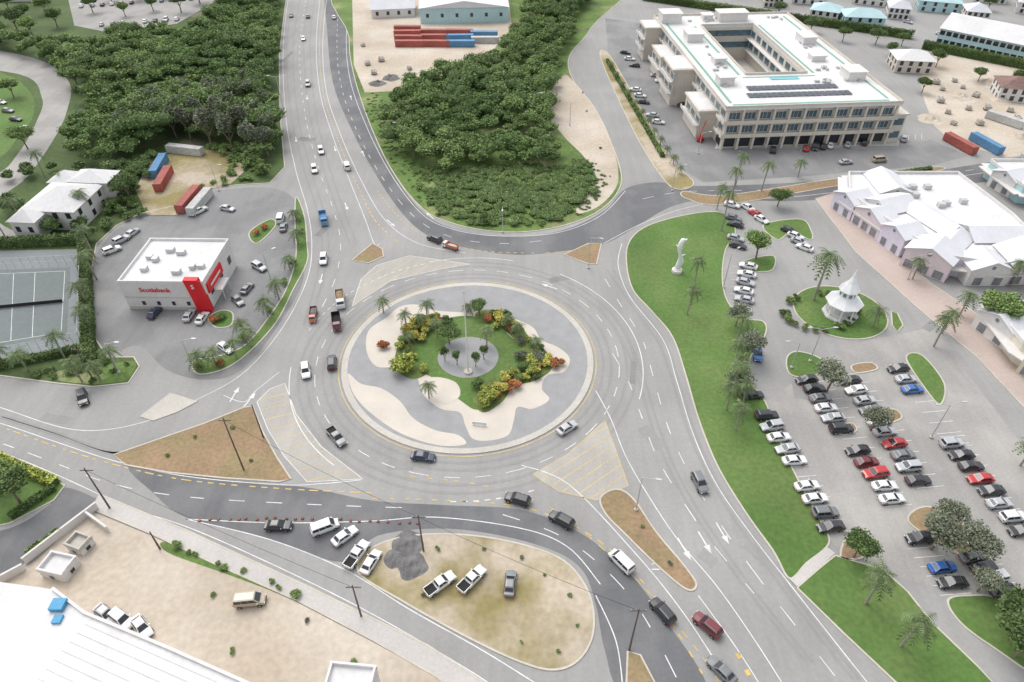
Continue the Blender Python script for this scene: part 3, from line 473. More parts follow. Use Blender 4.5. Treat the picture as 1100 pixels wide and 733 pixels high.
def row(a,b,code,dx,dy,phrase,group,z=.038):
    A,B=G(*a),G(*b); n=len(code)
    for i,ch in enumerate(code):
        if ch=='.': continue
        t=i/max(1,n-1); p=A.lerp(B,t)+Vector((random.uniform(-.3,.3),random.uniform(-.1,.1),0)); xy=(a[0]+(b[0]-a[0])*t,a[1]+(b[1]-a[1])*t)
        car(p,hd(*xy,dx,dy)+R(random.uniform(-2.5,2.5))+(math.pi if random.random()<.4 else 0),'SUV' if ch.isupper() else 'sedan',ch.lower(),phrase,group,xy,z)
cars('on the road running up to the top edge','cars on the northern road',[(331,19,1,-9,'gc'),(326,43,0,10,'wc'),(359,20,0,-9,'wc'),(331,92,0,9,'sS'),(345,164,2,9,'wS'),(338,184,2,9,'wS'),(373,181,-3,-9,'wv'),(348,281,-1,9,'wS'),(313,18,0,9,'kc')])
cars('circling the roundabout','cars on the roundabout',[(357,392,0,-9,'kS'),(329,401,1,9,'wS'),(455,493,10,1,'nc'),(609,462,8,-5,'sc'),(362,472,6,7,'gp')])
cars('on the road above the roundabout','cars above the roundabout',[(467,259,-9,-4,'kS')])
cars('on the lower road leading off to the bottom edge','cars on the southern road',[(556,539,-10,-3,'kS'),(603,561,-9,-5,'kS'),(667,606,-7,-7,'wv'),(711,659,-6,-7,'kS'),(759,674,-7,-6,'mS'),(774,722,-7,-7,'gc'),(751,521,4,8,'gS')])
cars('parked by the cones near the gravel heaps','cars by the gravel heaps',[(300,567,10,0,'kc'),(350,569,8,-3,'wv'),(371,578,7,-5,'wc'),(384,598,6,-8,'wp'),(399,606,5,-8,'wc')],.035)
cars('parked on the sandy island below the junction','cars by the gravel heaps',[(473,630,7,-5,'wp'),(507,625,6,-6,'wp'),(548,629,1,-9,'gc')],.13)
cars('parked on the sandy building site','cars on the building site',[(270,648,10,-1,'tv'),(133,668,8,6,'wS'),(154,676,6,8,'wc'),(116,662,8,6,'sc')],.13)
cars('parked beside the bank','cars round the bank',[(167,338,6,-7,'nc'),(204,341,5,-8,'sc'),(218,344,5,-7,'wc'),(243,376,7,5,'wc'),(256,325,6,6,'gc'),(279,289,7,4,'sS'),(266,312,5,-6,'gc'),(302,237,2,-8,'wv'),(245,226,9,2,'sc'),(131,260,8,-4,'sS'),(121,271,8,-3,'wS'),(143,252,7,-5,'sc'),(214,229,8,-4,'wp'),(305,246,2,-8,'gc')],.036)
cars('parked at the left below the palm verge','cars at left',[(90,430,2,9,'kS')],.035)
gl='cars in the parking lot'
row((823,449),(893,568),'KSwsw.wwGk',10,-1.,'in the row nearest the lawn',gl); row((866,410),(957,538),'kkgwsK.kmRww',10,-1.,'in the second row from the lawn',gl); row((912,411),(986,518),'kwsgwsrgSk',10,-1.,'in the third row from the lawn',gl)
row((963,398),(980,421),'ksb',10,-1.,'in the short row near the shops',gl); row((1022,479),(1096,572),'SkkrksWk',10,-1.,'in the row at the right edge',gl); row((985,581),(1022,628),'K.bk',10,-1.,'in the row below the spreading tree',gl); row((1045,600),(1075,636),'gkWk',10,-2,'in the lowest row at the right edge',gl)
row((804,288),(796,334),'wwswsw',9,2,'in the bay row beside the lawn',gl); cars('in the lane between lawn and parking lot',gl,[(813,383,1,9,'bS'),(808,427,10,-1,'kc')])
row((785,222),(792,266),'w.gk.sk',9,2,'in the small lot above the white row',gl); row((803,225),(818,238),'wrw',7,4,'near the red car above the round garden',gl); row((848,250),(864,268),'kwsw',8,3,'beside the verge above the pavilion',gl); row((1052,212),(1080,235),'wkswk',6,4,'in the lot behind the shops',gl)
row((704,82),(741,122),'swwKskw',9,-1,'along the side of the office complex',gl); row((683,98),(706,133),'wwk.sw',9,1,'in the outer row of the office complex lot',gl); row((672,58),(682,72),'kwk',9,1,'at the far end of the office complex lot',gl); row((866,161),(892,158),'rKkw',1,-8,'in front of the office complex',gl)
cars('near the front of the office complex',gl,[(830,163,1,-8,'kS'),(928,155,1,-8,'kc'),(970,151,1,-8,'sS'),(944,174,10,-1,'tv'),(908,176,10,-1,'sc'),(910,157,1,-8,'sc')],.06)
row((88,8),(205,0),'wskwrk.sgw.k',2,-5,'in the upper left parking lot',gl,.16); row((110,28),(190,22),'skw.wkSw',2,-5,'in the lower row of the upper left lot',gl,.16); row((2,112),(26,140),'wgks',9,1,'beside the western lane',gl,.17); cars('parked by the roof edge at top',gl,[(1010,38,8,2,'wc'),(1050,40,8,2,'kc'),(1080,64,8,2,'wS'),(975,25,8,2,'sc')])
# trucks
def truck(px,py,dx,dy,cab,bed,label,load=None,s_=.84):
    o=empty('dump_truck',G(px,py,.035),hd(px,py,dx,dy),s_); P_=lambda m,n,ma: m.build(n,ma,o)
    P_(MB().box((0,0,.8),(7.4,.9,.3)),'chassis',mt['dark']); c=MB(); c.loft([[(x,-1.15,.6),(x,-1.15,h-.2),(x,-.95,h),(x,.95,h),(x,1.15,h-.2),(x,1.15,.6)] for x,h in((1.9,2.7),(3.1,2.7),(3.5,1.9),(3.75,1.6))]); P_(c,'cab',cab)
    P_(MB().add(quadp(((3.12,-1.05,2.62),(3.12,1.05,2.62),(3.52,1.05,1.88),(3.52,-1.05,1.88)),.05,.95,.1,.95,-.02),[(3,2,1,0)]),'windscreen',mt['glass'])
    for y in(-1.17,1.17): P_(MB().box((2.6,y,2.05),(.8,.03,.6)),'side_window',mt['glass'])
    b=MB(); b.box((-1,0,1.1),(5.2,2.3,.12))
    for y in(-1.15,1.15): 
        b.box((-1,y,1.75),(5.2,.1,1.2)); [b.box((-3.4+k*.95,y*1.06,1.75),(.12,.08,1.2)) for k in range(6)]
    b.box((1.6,0,1.9),(.12,2.3,1.5)); b.box((-3.6,0,1.7),(.1,2.3,1.1)); P_(b,'dump_bed',bed)
    if load: P_(MB().loft([[(x,-1.05,1.3),(x,-.9,1.9+h),(x,0,2.1+h),(x,.9,1.9+h),(x,1.05,1.3)] for x,h in((-3.4,-.3),(-2,.1),(-.5,.05),(1.4,-.2))]),'load',load)
    for x in(2.8,-1.6,-2.8):
        for y in(-1,1): wheel(o,(x,y,.5),.5,.3)
    for y in(-.8,.8): P_(MB().box((3.78,y,.95),(.06,.3,.2)),'headlight',mt['lampw'])
    reg(o,label,'truck','trucks on the roads',(px,py))
truck(348,238,2,9,mt['contb'],mt['contb'],'blue dump truck on the northern road'); truck(337,341,-1,9,PM['o'],PM['m'],'small red dump truck entering the roundabout',mt['rubble'],.66); truck(366,325,1,9,PM['w'],PM['t'],'white dump truck with tan bed nose to tail behind another',mt['dry']); truck(362,349,1,9,PM['m'],mt['dark'],'dark truck with red cab ahead of the white truck',None,.78); truck(484,267,-9,-3,PM['w'],PM['o'],'small white and orange truck behind the black car',mt['concrete'],.62)
# ---------------------------------------------------------------- buildings
def win(o,fm,pm,loc,rot=0):
    w_=put('window',fm,o,None,loc); w_.rotation_euler[2]=rot; put('pane',pm,w_); return w_
def bld(name,label,A,B,D,h,wall,roof,kind='flat',fl=1,nf=4,ns=3,glass='glass',z=.1,over=.5,rh=None,wz=1.7,ww=1.4,xy=None,cat='building',group=None):
    a,b=G(*A,z),G(*B,z); W_=(b-a).length; o=empty(name,a,math.atan2(b.y-a.y,b.x-a.x)); MB().box((W_/2,D/2,h/2),(W_,D,h)).build('wall',mt[wall],o)
    if kind=='flat':
        m=MB().box((W_/2,D/2,h+.06),(W_-.02,D-.02,.12)); 
        for c,d in(((W_/2,.1,h+.4),(W_+.3,.3,.8)),((W_/2,D-.1,h+.4),(W_+.3,.3,.8)),((.1,D/2,h+.395),(.3,D-.5,.79)),((W_-.1,D/2,h+.395),(.3,D-.5,.79))): m.box(c,d)
        m.build('roof',mt[roof],o)
        if W_*D>60:
            for k in range(max(2,int(W_*D/160))): MB().box((random.uniform(2,W_-2),random.uniform(2,D-2),h+.6),(1.5,1.2,1.)).build('roof_unit',mt['metal'],o)
    else:
        rh=rh or D*.22; e=over; i=min(W_,D)/2 if kind=='hip' else 0
        if W_>=D: r=[(i if kind=='hip' else -e,D/2,h+rh),(W_-i if kind=='hip' else W_+e,D/2,h+rh)]; fs=[(0,1,5,4),(2,3,4,5),(1,2,5),(3,0,4),(3,2,1,0)]
        else: r=[(W_/2,i if kind=='hip' else -e,h+rh),(W_/2,D-i if kind=='hip' else D+e,h+rh)]; fs=[(1,2,5,4),(3,0,4,5),(0,1,4),(2,3,5),(3,2,1,0)]
        MB().add([(-e,-e,h-.05),(W_+e,-e,h-.05),(W_+e,D+e,h-.05),(-e,D+e,h-.05)]+r,fs).build('roof',mt[roof],o)
    fh=h/fl; fm=MB().box((0,0,0),(ww+.2,.1,wz+.2)).mesh('window',mt['wallw']); pm=MB().box((0,0,0),(ww,.16,wz)).mesh('pane',mt[glass])
    for f_ in range(fl):
        for k in range(nf): win(o,fm,pm,((k+.5)*W_/nf,-.04,f_*fh+fh*.52))
        for k in range(ns):
            for x in(-.04,W_+.04):
                if (x<0)==(a.x>0): win(o,fm,pm,(x,(k+.5)*D/ns,f_*fh+fh*.52),math.pi/2)
    reg(o,label,cat,group,xy or A); return o,W_,D
# bank
o,W_,D_=bld('bank_building','white bank building with a broad red corner panel',(140,332),(228,333),18,7.4,'wallw','roofw','flat',1,0,3,wz=2.,ww=1.8,z=.05)
m=MB(); m.loft([[(W_-3.3+s_,-1.1,zz_),(W_-.1+s_,-1.1,zz_),(W_-.1+s_,.4,zz_),(W_-3.3+s_,.4,zz_)] for zz_,s_ in((0,.5),(4.6,.1),(9.2,-.5))]); m.build('red_panel',mt['redp'],o)
MB().box((W_+.2,5.5,5.4),(.4,9,2.6)).build('red_fascia',mt['redp'],o); MB().box((W_+.44,5.5,5.4),(.08,6,.45)).build('fascia_stripe',mt['roofw'],o)
MB().box((W_+1.1,6,3.2),(1.9,5,.22)).build('entrance_canopy',mt['wallw'],o)
for y in(4,8): MB().tube((W_+1.9,y,0),(W_+1.9,y,3.1),.1,.1).build('canopy_post',mt['wallw'],o)
fm=MB().box((0,0,0),(1.,.1,1.3)).mesh('window',mt['wallw']); pm=MB().box((0,0,0),(.8,.16,1.1)).mesh('pane',mt['glass'])
for x in(4,7.5,11,14.5): win(o,fm,pm,(x,-.05,1.9))
MB().box((W_/2-2,-.06,.4),(W_-4.2,.1,.8)).build('plinth',mt['concrete'],o); MB().box((W_/2-2,-.08,3.6),(W_-4.2,.14,.16)).build('string_course',mt['concrete'],o)
def text(s_,size,mat,parent,loc,rot,name='sign_lettering'):
    c=bpy.data.curves.new('t','FONT'); c.body=s_; c.size=size; c.extrude=.04; c.offset=.02; c.align_x='CENTER'; c.align_y='CENTER'; t=bpy.data.objects.new('t',c); COL.objects.link(t); bpy.context.view_layer.update()
    me=bpy.data.meshes.new_from_object(t.evaluated_get(bpy.context.evaluated_depsgraph_get())); bpy.data.objects.remove(t); me.materials.clear(); me.materials.append(mat); p=put(name,me,parent,None,loc); p.rotation_euler=rot; return p
text('Scotiabank',1.65,mt['redp'],o,(W_/2-2.,-.08,5.6),(R(90),0,0)); text('S',1.6,mt['roofw'],o,(W_-2.,-1.18,7.4),(R(90),0,0))
for x,y in((4,5),(10,12),(15,6),(7,13),(12,4),(5,9)): MB().box((x,y,8.1),(random.uniform(1,2),1.4,1.)).build('roof_unit',mt['metal'],o)
# office complex
a=G(773,159,.05); b=G(952,157,.05); Wd=(b-a).length; Dp=96; H_=13.2; o=empty('office_complex',a,math.atan2(b.y-a.y,b.x-a.x)+R(3)); c0,c1,e0,e1=15,Wd-19,27,82
m=MB()
for x0,x1,y0,y1 in((0,Wd,0,e0),(0,Wd,e1,Dp),(0,c0,e0,e1),(c1,Wd,e0,e1)): m.box(((x0+x1)/2,(y0+y1)/2,H_/2),(x1-x0,y1-y0,H_))
m.build('wall',mt['cream'],o); m=MB()
for x0,x1,y0,y1 in((-1.2,Wd+1.2,-1.5,e0),(-1.2,Wd+1.2,e1,Dp+1),(-1.2,c0,e0,e1),(c1,Wd+1.2,e0,e1)): m.box(((x0+x1)/2,(y0+y1)/2,H_+.3),(x1-x0,y1-y0,.6))
m.build('roof',mt['roofw'],o); m=MB()
for c,d in(((Wd/2,-1.35,H_+1),(Wd+2.4,.3,.8)),((Wd/2,Dp+.85,H_+1),(Wd+2.4,.3,.8)),((-1.05,Dp/2,H_+1),(.3,Dp+1.8,.8)),((Wd+1.05,Dp/2,H_+1),(.3,Dp+1.8,.8)),(((c0+c1)/2,e0-.15,H_+1),(c1-c0,.3,.8)),(((c0+c1)/2,e1+.15,H_+1),(c1-c0,.3,.8)),((c0-.15,(e0+e1)/2,H_+1),(.3,e1-e0,.8)),((c1+.15,(e0+e1)/2,H_+1),(.3,e1-e0,.8))): m.box(c,d)
m.build('parapet',mt['cream'],o); m=MB()
for c,d in(((Wd/2,1.4,H_+.63),(Wd-4,.9,.05)),((1.8,Dp/2,H_+.63),(.9,Dp-6,.05)),((Wd-1.8,Dp/2,H_+.63),(.9,Dp-6,.05)),(((c0+c1)/2,e0-2.5,H_+.63),(c1-c0+4,.9,.05)),((c1+2.5,(e0+e1)/2,H_+.63),(.9,e1-e0,.05)),((c0-2.5,(e0+e1)/2,H_+.63),(.9,e1-e0,.05))): m.box(c,d)
m.build('green_roof_edge',mt['greenp'],o)
for x0,y0,nx in((10,7,17),(12,13,15)): 
    m=MB(); [m.box((x0+j*2.05,y0+i*1.2,H_+.95),(1.85,1.05,.06)) for i in range(3) for j in range(nx)]; m.build('solar_array',mt['solar'],o)
for x,y,w,d,h in((5,20,5,5,2.6),(Wd-5,22,6,7,2.8),(7,66,6,7,2.8),(30,90,12,6,3.2),(Wd-6,60,5,8,2.6),(4,90,8,7,3.6),(9,40,4,5,2),(Wd-10,40,5,4,1.8),(20,91,4,4,2)): MB().box((x,y,H_+.6+h/2),(w,d,h)).box((x,y,H_+.6+h+.15),(w+.8,d+.8,.3)).build('roof_house',mt['wallw'],o)
MB().box((27,22.5,H_+.7),(10,2.,.2)).build('roof_pool',mt['pool'],o)
random.seed(21)
for i in range(44): MB().box((random.choice([random.uniform(5,11),random.uniform(Wd-15,Wd-6)]) if i<26 else random.uniform(3,Wd-3),random.uniform(28,80) if i<26 else random.choice([random.uniform(86,93),random.uniform(17,20)]),H_+.95),(random.uniform(.8,1.8),random.uniform(.8,1.6),.7)).build('roof_unit',mt['metal'],o)
MB().box(((c0+c1)/2,(e0+e1)/2,.1),(c1-c0-.1,e1-e0-.1,.1)).build('courtyard_floor',mt['walk'],o); MB().box(((c0+c1)/2,(e0+e1)/2+8,.2),(8,20,.1)).build('courtyard_pool',mt['pool'],o)
WG=((8,24,6,8.9),(36,50,8,12.6),(60,74,6,8.9),(84,94,7,12.6))
for y0,y1,dx,h in WG:
    MB().box((-dx/2,(y0+y1)/2,h/2),(dx-.04,y1-y0,h)).box((-dx/2-.3,(y0+y1)/2,h+.3),(dx+.6,y1-y0+1,.6)).build('side_wing',mt['cream'],o)
    MB().box((-dx/2-.3,(y0+y1)/2,h+.66),(dx-.8,y1-y0-.6,.1)).build('wing_roof',mt['roofw'],o)
    for z_ in(4.4,8.6):
        if z_<h-1: MB().box((-dx-.7,(y0+y1)/2,z_),(1.4,y1-y0+1,.35)).box((-dx-1.35,(y0+y1)/2,z_+.6),(.12,y1-y0+1,.9)).build('terrace',mt['wallw'],o)
wf=MB()
for x,z,w_,h_ in((0,1.15,4.,.15),(0,-1.15,4.,.15),(-1.95,0,.14,2.3),(1.95,0,.14,2.3),(-.65,0,.09,2.3),(.65,0,.09,2.3)): wf.box((x,0,z),(w_,.3,h_))
wf=wf.mesh('window',mt['wallw']); pf=MB().box((0,0,0),(3.9,.12,2.25)).mesh('pane',mt['glassb']); sf=MB().box((0,0,0),(4.0,.14,3.2)).mesh('shop_window',mt['glass'])
n=11
for k in range(n):
    x=(k+.5)*Wd/n
    for z in(6.4,10.8): win(o,wf,pf,(x,-.06,z))
    put('shop_window',sf,o,None,(x,-.06,2.))
for k in range(17):
    y=(k+.5)*Dp/17; iw=[(dx,h) for y0,y1,dx,h in WG if y0<y<y1]
    for z in(6.4,10.8):
        x=-.06 if not iw or z>iw[0][1] else -iw[0][0]-.06
        win(o,wf,pf,(x,y,z),math.pi/2)
    if not iw: 
        c=put('shop_window',sf,o,None,(-.06,y,2.)); c.rotation_euler[2]=math.pi/2
        for zb_ in(4.5,8.9): MB().box((-.75,y,zb_),(1.5,4.6,.3)).box((-1.45,y,zb_+.5),(.1,4.6,.8)).build('balcony',mt['wallw'],o)
for k in range(6):
    x=c0+(k+.5)*(c1-c0)/6
    for z in(6.7,11.3): put('courtyard_window',pf,o,None,(x,e1-.05,z-.4)); 
for k in range(9):
    y=e0+(k+.5)*(e1-e0)/9
    for z in(6.3,10.9): c=put('courtyard_window',pf,o,None,(c1-.05,y,z)); c.rotation_euler[2]=math.pi/2
for z in(4.6,9.): MB().box((c1-.9,(e0+e1)/2,z),(1.8,e1-e0-.4,.3)).build('gallery_slab',mt['wallw'],o)
for z in(4.4,8.8): MB().box((Wd/2,-.9,z),(Wd+2.4,1.8,.6)).box((Wd/2,-1.72,z+.6),(Wd+2.4,.14,.7)).build('balcony_slab',mt['cream'],o)
cm=MB().box((0,0,H_/2),(.7,.7,H_)).mesh('column',mt['cream'])
for k in range(n+1): put('column',cm,o,None,(k*Wd/n,-1.2,0))
MB().box((Wd+2.6,4,4.6),(5,8,9.2)).box((Wd+2.6,4,9.5),(6,9,.5)).build('corner_wing',mt['cream'],o)
for z in(2.6,7): MB().box((Wd+2.6,-.05,z),(4,.12,2.2)).build('corner_window',mt['glassb'],o)
reg(o,'large cream office complex with white roof and central courtyard','building',None,(830,90))
# shops
def block(name,label,pts,h,wall,gables,xy,units=8):
    o=empty(name,Vector((pts[0][0],pts[0][1],.1))); q=[(x-pts[0][0],y-pts[0][1]) for x,y in pts]; MB().prism(q,0,h).build('wall',mt[wall],o); MB().prism(q,h,h+.15).build('roof',mt['roofw'],o)
    qv=[Vector((x,y,0)) for x,y in q]; n=len(qv); m=MB()
    for i in range(n): p,r=qv[i],qv[(i+1)%n]; c=(p+r)/2; m.box((c.x,c.y,h+.5+i*.003),((r-p).length+.3,.35,.9),math.atan2(r.y-p.y,r.x-p.x))
    m.build('parapet',mt['wallw'],o); m=MB()
    for i in range(n): p,r=qv[i],qv[(i+1)%n]; c=(p+r)/2; dd=(r-p).normalized(); nn=Vector((dd.y,-dd.x,0)); nn=nn if nn.dot(c-sum(qv,Vector())/n)>0 else -nn; c+=nn*1.2; m.box((c.x,c.y,3.2+i*.004),((r-p).length+1.5,2.4,.3),math.atan2(dd.y,dd.x))
    m.build('arcade_canopy',mt['wallw'],o)
    for gi,(gx,gy,w,d,rz,gh,wl) in enumerate(gables):
        x,y=gx-pts[0][0],gy-pts[0][1]; sl=.2; e=MB().box((0,0,gh/2),(w,d,gh)); e.add([(-w/2,-d/2,gh),(w/2,-d/2,gh),(0,-d/2,gh+w*sl),(-w/2,d/2,gh),(w/2,d/2,gh),(0,d/2,gh+w*sl)],[(0,1,2),(4,3,5)])
        p=e.build('gabled_bay',mt[wl],o,loc=(x,y,0)); p.rotation_euler[2]=rz; r=MB(); k=.4
        for s_ in(-1,1):
            pa=[(s_*(w/2+k),-d/2-k,gh-.12),(0,-d/2-k,gh+w*sl+.12),(0,d/2+k,gh+w*sl+.12),(s_*(w/2+k),d/2+k,gh-.12)]; r.add(pa+[(a_[0],a_[1],a_[2]+.15) for a_ in pa],[(0,1,2,3),(4,7,6,5),(0,4,5,1),(3,2,6,7),(0,3,7,4)])
        r.build('gable_roof',mt['roofg'],p)
        xs=(-w*.32,0,w*.32) if gi%2 else (-w*.24,w*.24)
        for x_ in xs: MB().box((x_,-d/2-.05,1.4),(w*.2,.12,2.1)).build('shop_window',mt['glassl'],p)
        MB().lathe([(w*.05,0),(w*.05,.08)],n=12).build('round_window',mt['glassl'],p,loc=(0,-d/2-.02,gh+w*.05)).rotation_euler[0]=R(90)
    for i in range(units): MB().box((random.uniform(10,30)+q[0][0],random.uniform(-8,10)+q[0][1],h+.8),(1.8,1.5,1.2)).build('roof_unit',mt['metal'],o)
    reg(o,label,'building','shop buildings',xy)
L90=R(-70)
block('shop_building','white shopping building with pale gabled bays along the pink pavement',[(94.5,171),(105.5,141),(118,137),(133,139),(134,160),(131,184),(99,184)],5,'lilac',[(96,171,8,7,L90,5,'lilac'),(98.8,162,10,6,L90,4.7,'pink'),(102.,153,8,7,L90,5.3,'lilac'),(105.5,143.5,11,8,R(-45),5.2,'pink'),(116,139,10,7,0,4.8,'wallw'),(127,140.5,12,9,0,5.6,'pink'),(108,178,9,12,0,5.4,'wallw'),(112,158,8,14,R(20),5.4,'wallw'),(124,151,9,14,R(90),5.6,'wallw'),(104,166,9,10,L90,5.6,'wallw'),(112,148,7,9,R(-45),5.4,'wallw')],(1000,250))
block('shop_building','pale shop building with pitched roofs at the right edge',[(108,122),(107.5,108),(112,99),(145,99),(150,122)],5,'lemon',[(109.5,117,9,7,L90,4.8,'wallw'),(112,104,9,7,R(-45),5.2,'lemon'),(126,101,12,7,0,4.8,'wallw'),(118,114,9,12,0,5.6,'wallw')],(1085,370),0)
block('shop_building','pale cyan shop building behind the car park in the upper right',[(145,192),(146,176),(160,172),(185,172),(185,192)],5,'turq',[(148,184,8,8,L90,5.,'wallw'),(160,178,9,8,0,5.,'turq')],(1085,205),3)
# pavilion
p=G(902,337,.13); o=empty('pavilion',p,0,.88); MB().lathe([(4.6,0),(4.6,.4),(4.2,.4),(4.2,.6),(.1,.6)],n=8,ph=R(22)).build('plinth',mt['wallw'],o)
cmh=MB().tube((0,0,.6),(0,0,4),.22,.18).mesh('column',mt['statue'])
for i in range(8):
    put('column',cmh,o,None,(3.7*math.cos(i*.785+.39),3.7*math.sin(i*.785+.39),0)); t=i*.785
    m=MB(); m.box((3.45*math.cos(t),3.45*math.sin(t),3.6),(.1,2.3,.5),t); m.build('frieze',mt['statue'],o)
    if i!=6: m=MB(); m.box((3.45*math.cos(t),3.45*math.sin(t),1.5),(.08,2.3,.1),t); [m.box((3.45*math.cos(t)-k*.35*math.sin(t),3.45*math.sin(t)+k*.35*math.cos(t),1.05),(.06,.06,.9),t) for k in range(-3,4)]; m.build('balustrade',mt['statue'],o)
MB().lathe([(4.7,3.9),(4.8,4.2),(3.2,5.4),(2.3,6.2)],n=8,ph=R(22)).build('roof',mt['statue'],o); MB().lathe([(2.0,6.1),(2.0,7.8),(2.6,7.85),(2.7,8.1),(1.2,10.2),(.5,11.8),(.06,14)],n=8,ph=R(22)).build('spire',mt['statue'],o)
MB().lathe([(1.6,.6),(1.6,4)],n=8).build('inner_kiosk',mt['wallw'],o)
for i in range(8): c=MB().box((0,0,0),(.8,.1,1.)).build('window',mt['glassl'],o,loc=(1.9*math.cos(i*.785),1.9*math.sin(i*.785),6.9)); c.rotation_euler[2]=i*.785+math.pi/2
reg(o,'white octagonal pavilion with a pointed spire on the round garden','pavilion')
# statue
o=empty('statue',G(727,292,.13)); MB().lathe([(1.3,0),(1.3,.7),(1.,.8),(.9,1.)],n=16).build('pedestal',mt['wallw'],o)
m=MB(); secs=[]
for i in range(15):
    t=i/14; r=.68*(1-.3*t)*(1+.3*math.sin(t*9)); cx=.45*math.sin(t*6.5); cy=.25*math.cos(t*5); secs.append([(cx+r*math.cos(a_+t*1.8)*1.,cy+r*.7*math.sin(a_+t*1.8),1+t*8.6) for a_ in[k*math.pi/5 for k in range(10)]][::-1])
m.loft(secs); m.tube((.3,0,9.2),(1.1,0,9.6),.36,.2); m.tube((.2,0,6.8),(-1.3,.2,7.8),.28,.12); m.tube((0,0,4.5),(1.2,-.2,5.3),.26,.12); m.build('figure',mt['statue'],o,smooth=True); reg(o,'tall white abstract sculpture on the east lawn','statue')
# smaller and distant buildings
o,w0,_=bld('villa','white villa with pale hipped roofs among palms',(33,246),(88,248),15,6,'wallw','roofw','hip',2,4,3)
for x,y,w_,d_,h_ in((w0*.72,15+3.5,11,7,6.6),(w0*.2,-2.5,7,5,5.4),(w0*.2,18,8,6,6.2)):
    wg=MB().box((0,0,h_/2),(w_,d_,h_)).build('wing',mt['wallw'],o,loc=(x,y,0)); MB().add([(-w_/2-.5,-d_/2-.5,h_),(w_/2+.5,-d_/2-.5,h_),(w_/2+.5,d_/2+.5,h_),(-w_/2-.5,d_/2+.5,h_),(0,0,h_+2.4)],[(0,1,4),(1,2,4),(2,3,4),(3,0,4),(3,2,1,0)]).build('wing_roof',mt['roofw'],wg)
    for x_ in(-w_*.25,w_*.25): MB().box((x_,-d_/2-.03,3),(1.2,.1,1.6)).build('window',mt['glass'],wg)
bld('warehouse','large pale warehouse with cyan walls at the top of the yard',(452,26),(546,24),50,7,'turq','roofg','gable',1,6,3,rh=3); bld('shed','white shed at the top left of the gravel yard',(400,20),(446,18),18,4,'wallw','roofgr','gable',1,4,2)
hs=[((868,22),(898,26),'roofc','wallw'),((905,30),(948,32),'roofc','turq'),((850,4),(885,6),'roofgr','wallw'),((915,4),(950,8),'roofc','wallw'),((960,78),(1000,80),'roofw','cream'),((985,12),(1030,16),'roofc','turq'),((1070,108),(1110,112),'roofbr','wallw'),((820,8),(840,9),'roofbr','cream'),((1090,14),(1140,20),'roofgr','wallw'),((1045,2),(1080,5),'roofc','wallw'),((885,-6),(910,-5),'roofgr','cream'),((952,20),(975,22),'roofgr','wallw'),((1035,24),(1060,26),'roofgr','cream')]
for A,B,rf,wl in hs: bld('house',{'roofc':'cyan roofed','roofgr':'grey roofed','roofw':'flat pale','roofbr':'brown roofed'}[rf]+' house in the far upper right',A,B,12,5,wl,rf,'hip',2,4,3,group='far houses')
bld('long_building','long white and blue building with pale roof in the upper right corner',(1004,48),(1105,70),20,7,'turq','roofw','gable',2,14,3,ww=2.,wz=1.8)
for x,y in((5,2),(60,-4),(150,-8),(210,-6)): bld('house','white roofed house beyond the upper left car park',(x,y),(x+30,y),14,5,'wallw','roofw','hip',1,3,2,group='far houses')
# bottom-left big roof
zt=8.; q=[G(-140,598,zt),G(0,626,zt),G(58,634,zt),G(92,660,zt),G(180,697,zt),G(270,737,zt),G(330,800,zt),G(-160,850,zt)]; o=empty('white_warehouse',(q[2].x,q[2].y,.1)); qq=[(p.x-q[2].x,p.y-q[2].y) for p in q]
MB().prism(qq,0,zt-.1).build('wall',mt['wallw'],o); MB().prism(qq,zt-.1,zt+.1).build('roof',mt['roofw'],o); m=MB()
d=(q[5]-q[3]).normalized(); nrm=Vector((-d.y,d.x,0)); nrm=nrm if nrm.y<0 else -nrm
for k in range(26): a=q[3]-q[2]+d*1.2+nrm*(1.2+k*1.3); m.box((a.x+d.x*14,a.y+d.y*14,zt+.12),(28,.08,.1),math.atan2(d.y,d.x))
m.build('roof_ribs',mt['seam'],o); m=MB()
for i in range(2,5): p_,r_=Vector((*qq[i],0)),Vector((*qq[i+1],0)); c=(p_+r_)/2; m.box((c.x,c.y,zt+.3+i*.004),((r_-p_).length,.4,.5),math.atan2(r_.y-p_.y,r_.x-p_.x))
m.build('roof_edge',mt['wallw'],o); MB().box((2.2,-2.6,zt+.5),(1.9,1.7,.8)).build('roof_tank',mt['bluep'],o); MB().box((3.,-4.6,zt+.3),(1.2,1.2,.4)).build('roof_tank',mt['bluep'],o); reg(o,'big white roofed warehouse in the lower left corner','building')
bld('building','white roofed corner of a building at the bottom edge',(352,770),(400,775),5,5,'wallw','roofw','flat',1,2,1)
# site walls
def wall(pa,pb,label,h=1.6,mat='wallw',w=.25,nm='wall'):
    a,b=G(*pa,.1),G(*pb,.1); d=b-a; o=MB().box((0,0,h/2),(d.length,w,h)).box((0,0,h+.05),(d.length+.1,w+.12,.1)).build(nm,mt[mat]); o.location=(a+b)/2; o.rotation_euler[2]=math.atan2(d.y,d.x); reg(o,label,'wall',None,pa)
wall((28,606),(68,575),'low white wall along the dark driveway'); wall((68,575),(106,546),'white wall running up to the utility pole'); wall((0,627),(28,612),'short white wall beside the warehouse'); wall((96,556),(118,572),'short white wall at the corner of the sandy site')
bld('utility_shed','small white flat utility box on the sandy site',(46,620),(72,626),3.4,1.6,'wallw','roofw','flat',1,1,1,wz=.8,ww=.8); bld('utility_shed','small white concrete enclosure behind the wall',(74,592),(90,598),2.6,1.4,'wallw','concrete','flat',1,1,1,wz=.8,ww=.8)
